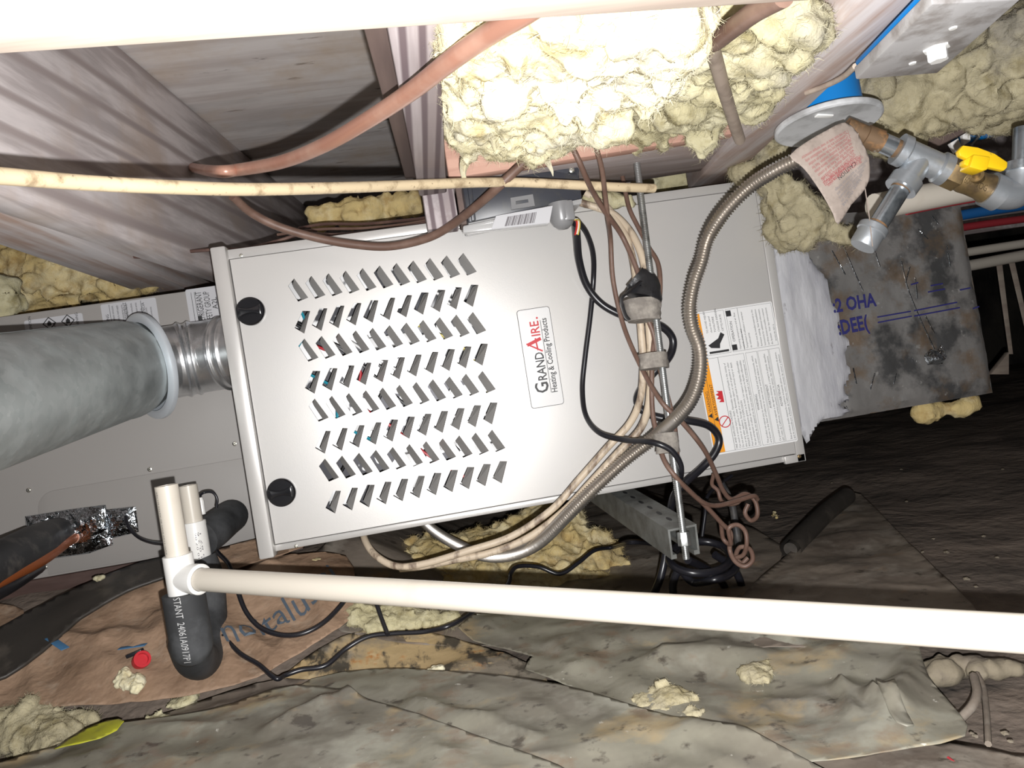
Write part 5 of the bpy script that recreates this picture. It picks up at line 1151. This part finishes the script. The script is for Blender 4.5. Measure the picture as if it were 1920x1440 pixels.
tag(batt('insulation_batt', M['ins_dust'], [(1375, 335), (1392, 300), (1425, 268), (1455, 255), (1475, 290), (1462, 330), (1500, 350), (1570, 420), (1640, 440), (1650, 462), (1600, 455), (1560, 445), (1500, 448), (1462, 440), (1448, 395), (1436, 350)], lambda px, py: 1.15, (.012, .028), 110, .004, 87, .011, hairs=80000, fr=20), 'insulation tuft stuffed between furnace corner and the duct top', 'insulation')
tag(batt('insulation_batt', M['ins_tan'], [(-40, 478), (60, 470), (130, 470), (200, 480), (260, 490), (330, 508), (345, 516), (280, 532), (200, 548), (110, 568), (40, 590), (-40, 600)], lambda px, py: 1.46, (.03, .05), 70, .005, 89, .015, hairs=80000, fr=13), 'tan insulation batt lying above the coil case at left', 'insulation')
tag(batt('insulation_batt', M['ins_grey'], [(-60, 515), (0, 525), (22, 560), (30, 585), (10, 600), (-60, 610)], lambda px, py: 1.30, (.02, .035), 16, .006, 91, .010), 'grey lump of insulation cut by the left edge of the photo', 'insulation')
tag(batt('insulation_batt', M['ins_tan'], [(578, 418), (590, 395), (620, 385), (700, 375), (798, 362), (802, 398), (700, 412), (600, 425)], lambda px, py: 1.46, (.022, .036), 40, .006, 93, .008), 'small tan batt behind the furnace top left of the packer', 'insulation')
tag(batt('insulation_batt', M['ins_grey'], [(1195, 330), (1240, 312), (1330, 305), (1400, 312), (1405, 345), (1330, 345), (1260, 355), (1200, 370)], lambda px, py: 1.42, (.02, .036), 40, .006, 95, .010), 'dim insulation lying on the furnace behind the rod top', 'insulation')
tag(batt('insulation_scrap', M['ins_grey'], [(1092, 366), (1120, 358), (1160, 366), (1200, 368), (1205, 384), (1150, 384), (1095, 385)], lambda px, py: 1.165, (.010, .016), 22, .004, 97, .007), 'thin insulation shreds along the furnace top edge beside the box', 'insulation')
for k, (a, lbx_) in enumerate((([(1012, 292), (1025, 302), (1034, 318), (1037, 330)], 'thin hanging wisp of fibreglass over the control box'), ([(872, 300), (868, 320), (872, 340), (876, 350)], 'drooping fibreglass tip beside the packer'))):
    P_ = spl([D(p[0], p[1], .955 + .004 * i) for i, p in enumerate(a)], 5); n_ = len(P_)
    wb_ = MB()
    for j in range(9):
        o_j = V((math.sin(j * 2.1) * .0035, math.cos(j * 1.7) * .0035, math.sin(j * 3.3) * .004))
        wb_.tube([p + o_j * (1 - i / n_) for i, p in enumerate(P_)], [.0022 * (1 - i / n_) + .0002 for i in range(n_)], 5)
    tag(wb_.build('fibre_wisp', M['ins'], smooth=60), lbx_, 'insulation')

# ------------------------------------------------------------------ right hand background
cable('water_pipe', 'blue water pipe running behind the duct at the right edge', 'pipe', [D(1700, 425, 1.9), D(1812, 402, 1.9), D(1930, 383, 1.9), D(2050, 362, 1.9)], .0125, 'blue_dim', n=14)
cable('water_pipe', 'red water pipe just below the blue one at the right edge', 'pipe', [D(1700, 446, 1.95), D(1815, 425, 1.95), D(1930, 409, 1.95), D(2050, 392, 1.95)], .0095, 'red_pipe', n=12)
cable('drain_pipe', 'upper dim white pipe in the background right of the duct', 'pipe', [D(1700, 492, 2.2), D(1820, 472, 2.2), D(1930, 455, 2.2), D(2060, 435, 2.2)], .012, 'pvc_old', n=14)
cable('drain_pipe', 'lower dim white pipe in the background right of the duct', 'pipe', [D(1700, 520, 2.25), D(1824, 497, 2.25), D(1930, 477, 2.25), D(2060, 455, 2.25)], .016, 'pvc_old', n=14)
cable('round_duct', 'pinkish white round pipe behind the brass valve', 'pipe', [D(1640, 388, 1.08), D(1720, 372, 1.10), D(1800, 357, 1.12), D(1900, 340, 1.15)], .0185, 'pvc_old', n=20)
cable('water_pipe', 'red pipe peeking under the pinkish white pipe', 'pipe', [D(1700, 396, 1.16), D(1770, 382, 1.18), D(1850, 368, 1.2), D(1930, 352, 1.22)], .0060, 'red_pipe', n=12)
cable('water_pipe', 'blue pipe in the upper right behind the small wooden block', 'pipe', [D(1790, 262, 1.35), D(1850, 246, 1.35), D(1930, 220, 1.35), D(2010, 195, 1.35)], .0120, 'blue', n=14)
for nm, lb_, a, b, d in (('hanger_strap', 'pale hanging strap nearer the duct in the right background', (1866, 480), (1892, 664), 2.26), ('hanger_strap', 'pale hanging strap cut by the right edge', (1888, 476), (1932, 660), 2.26)):
    A = D(*a, d); B = D(*b, d); tag(MB().prism([A, A + RIGHT * .018, B + RIGHT * .012, B], FWD * .002).build(nm, M['w_white'], bevel=.0005), lb_, 'strap')
tag(MB().prism([D(1858, 702, 2.26), D(1892, 660, 2.26), D(1892, 702, 2.26)], FWD * .02).build('wood_wedge', M['w_white'], bevel=.001), 'pale triangular wedge in the dark behind the duct', 'wedge')
tag(batt('insulation_scrap', M['ins_tan'], [(1690, 770), (1760, 758), (1850, 738), (1858, 752), (1800, 775), (1720, 790)], lambda px, py: 1.32, (.02, .03), 24, .006, 99, .008), 'dim tan insulation under the far end of the duct', 'insulation')
q = [D(1727, 262, 1.12), D(1824, 205, 1.05), D(1843, 232, 1.05), D(1748, 280, 1.12)]
tag(MB().prism(q, FWD * .05).build('wood_block', M['w_brown'], bevel=.002), 'brown wood block behind the yellow valve handle', 'block')
for k, (a, b, lb_) in enumerate((((1782, 268), (1797, 282), 'left white clip beside the yellow valve handle'), ((1805, 252), (1812, 268), 'right white clip above the yellow valve handle'))):
    A = D(*a, 1.1); MB_ = MB().prism([D(a[0], a[1], 1.1), D(a[0] + 15, a[1] - 9, 1.1), D(b[0] + 8, b[1] - 4, 1.1), D(b[0] - 4, b[1] + 4, 1.1)], FWD * .008)
    tag(MB_.build('white_clip', M['pvc'], bevel=.0006), lb_, 'clip')
cable('thin_rod', 'thin grey wire slanting by the upper right blue pipe', 'wire', [D(1822, 272, 1.2), D(1850, 240, 1.22), D(1880, 215, 1.25)], .0022, 'strut', n=7)
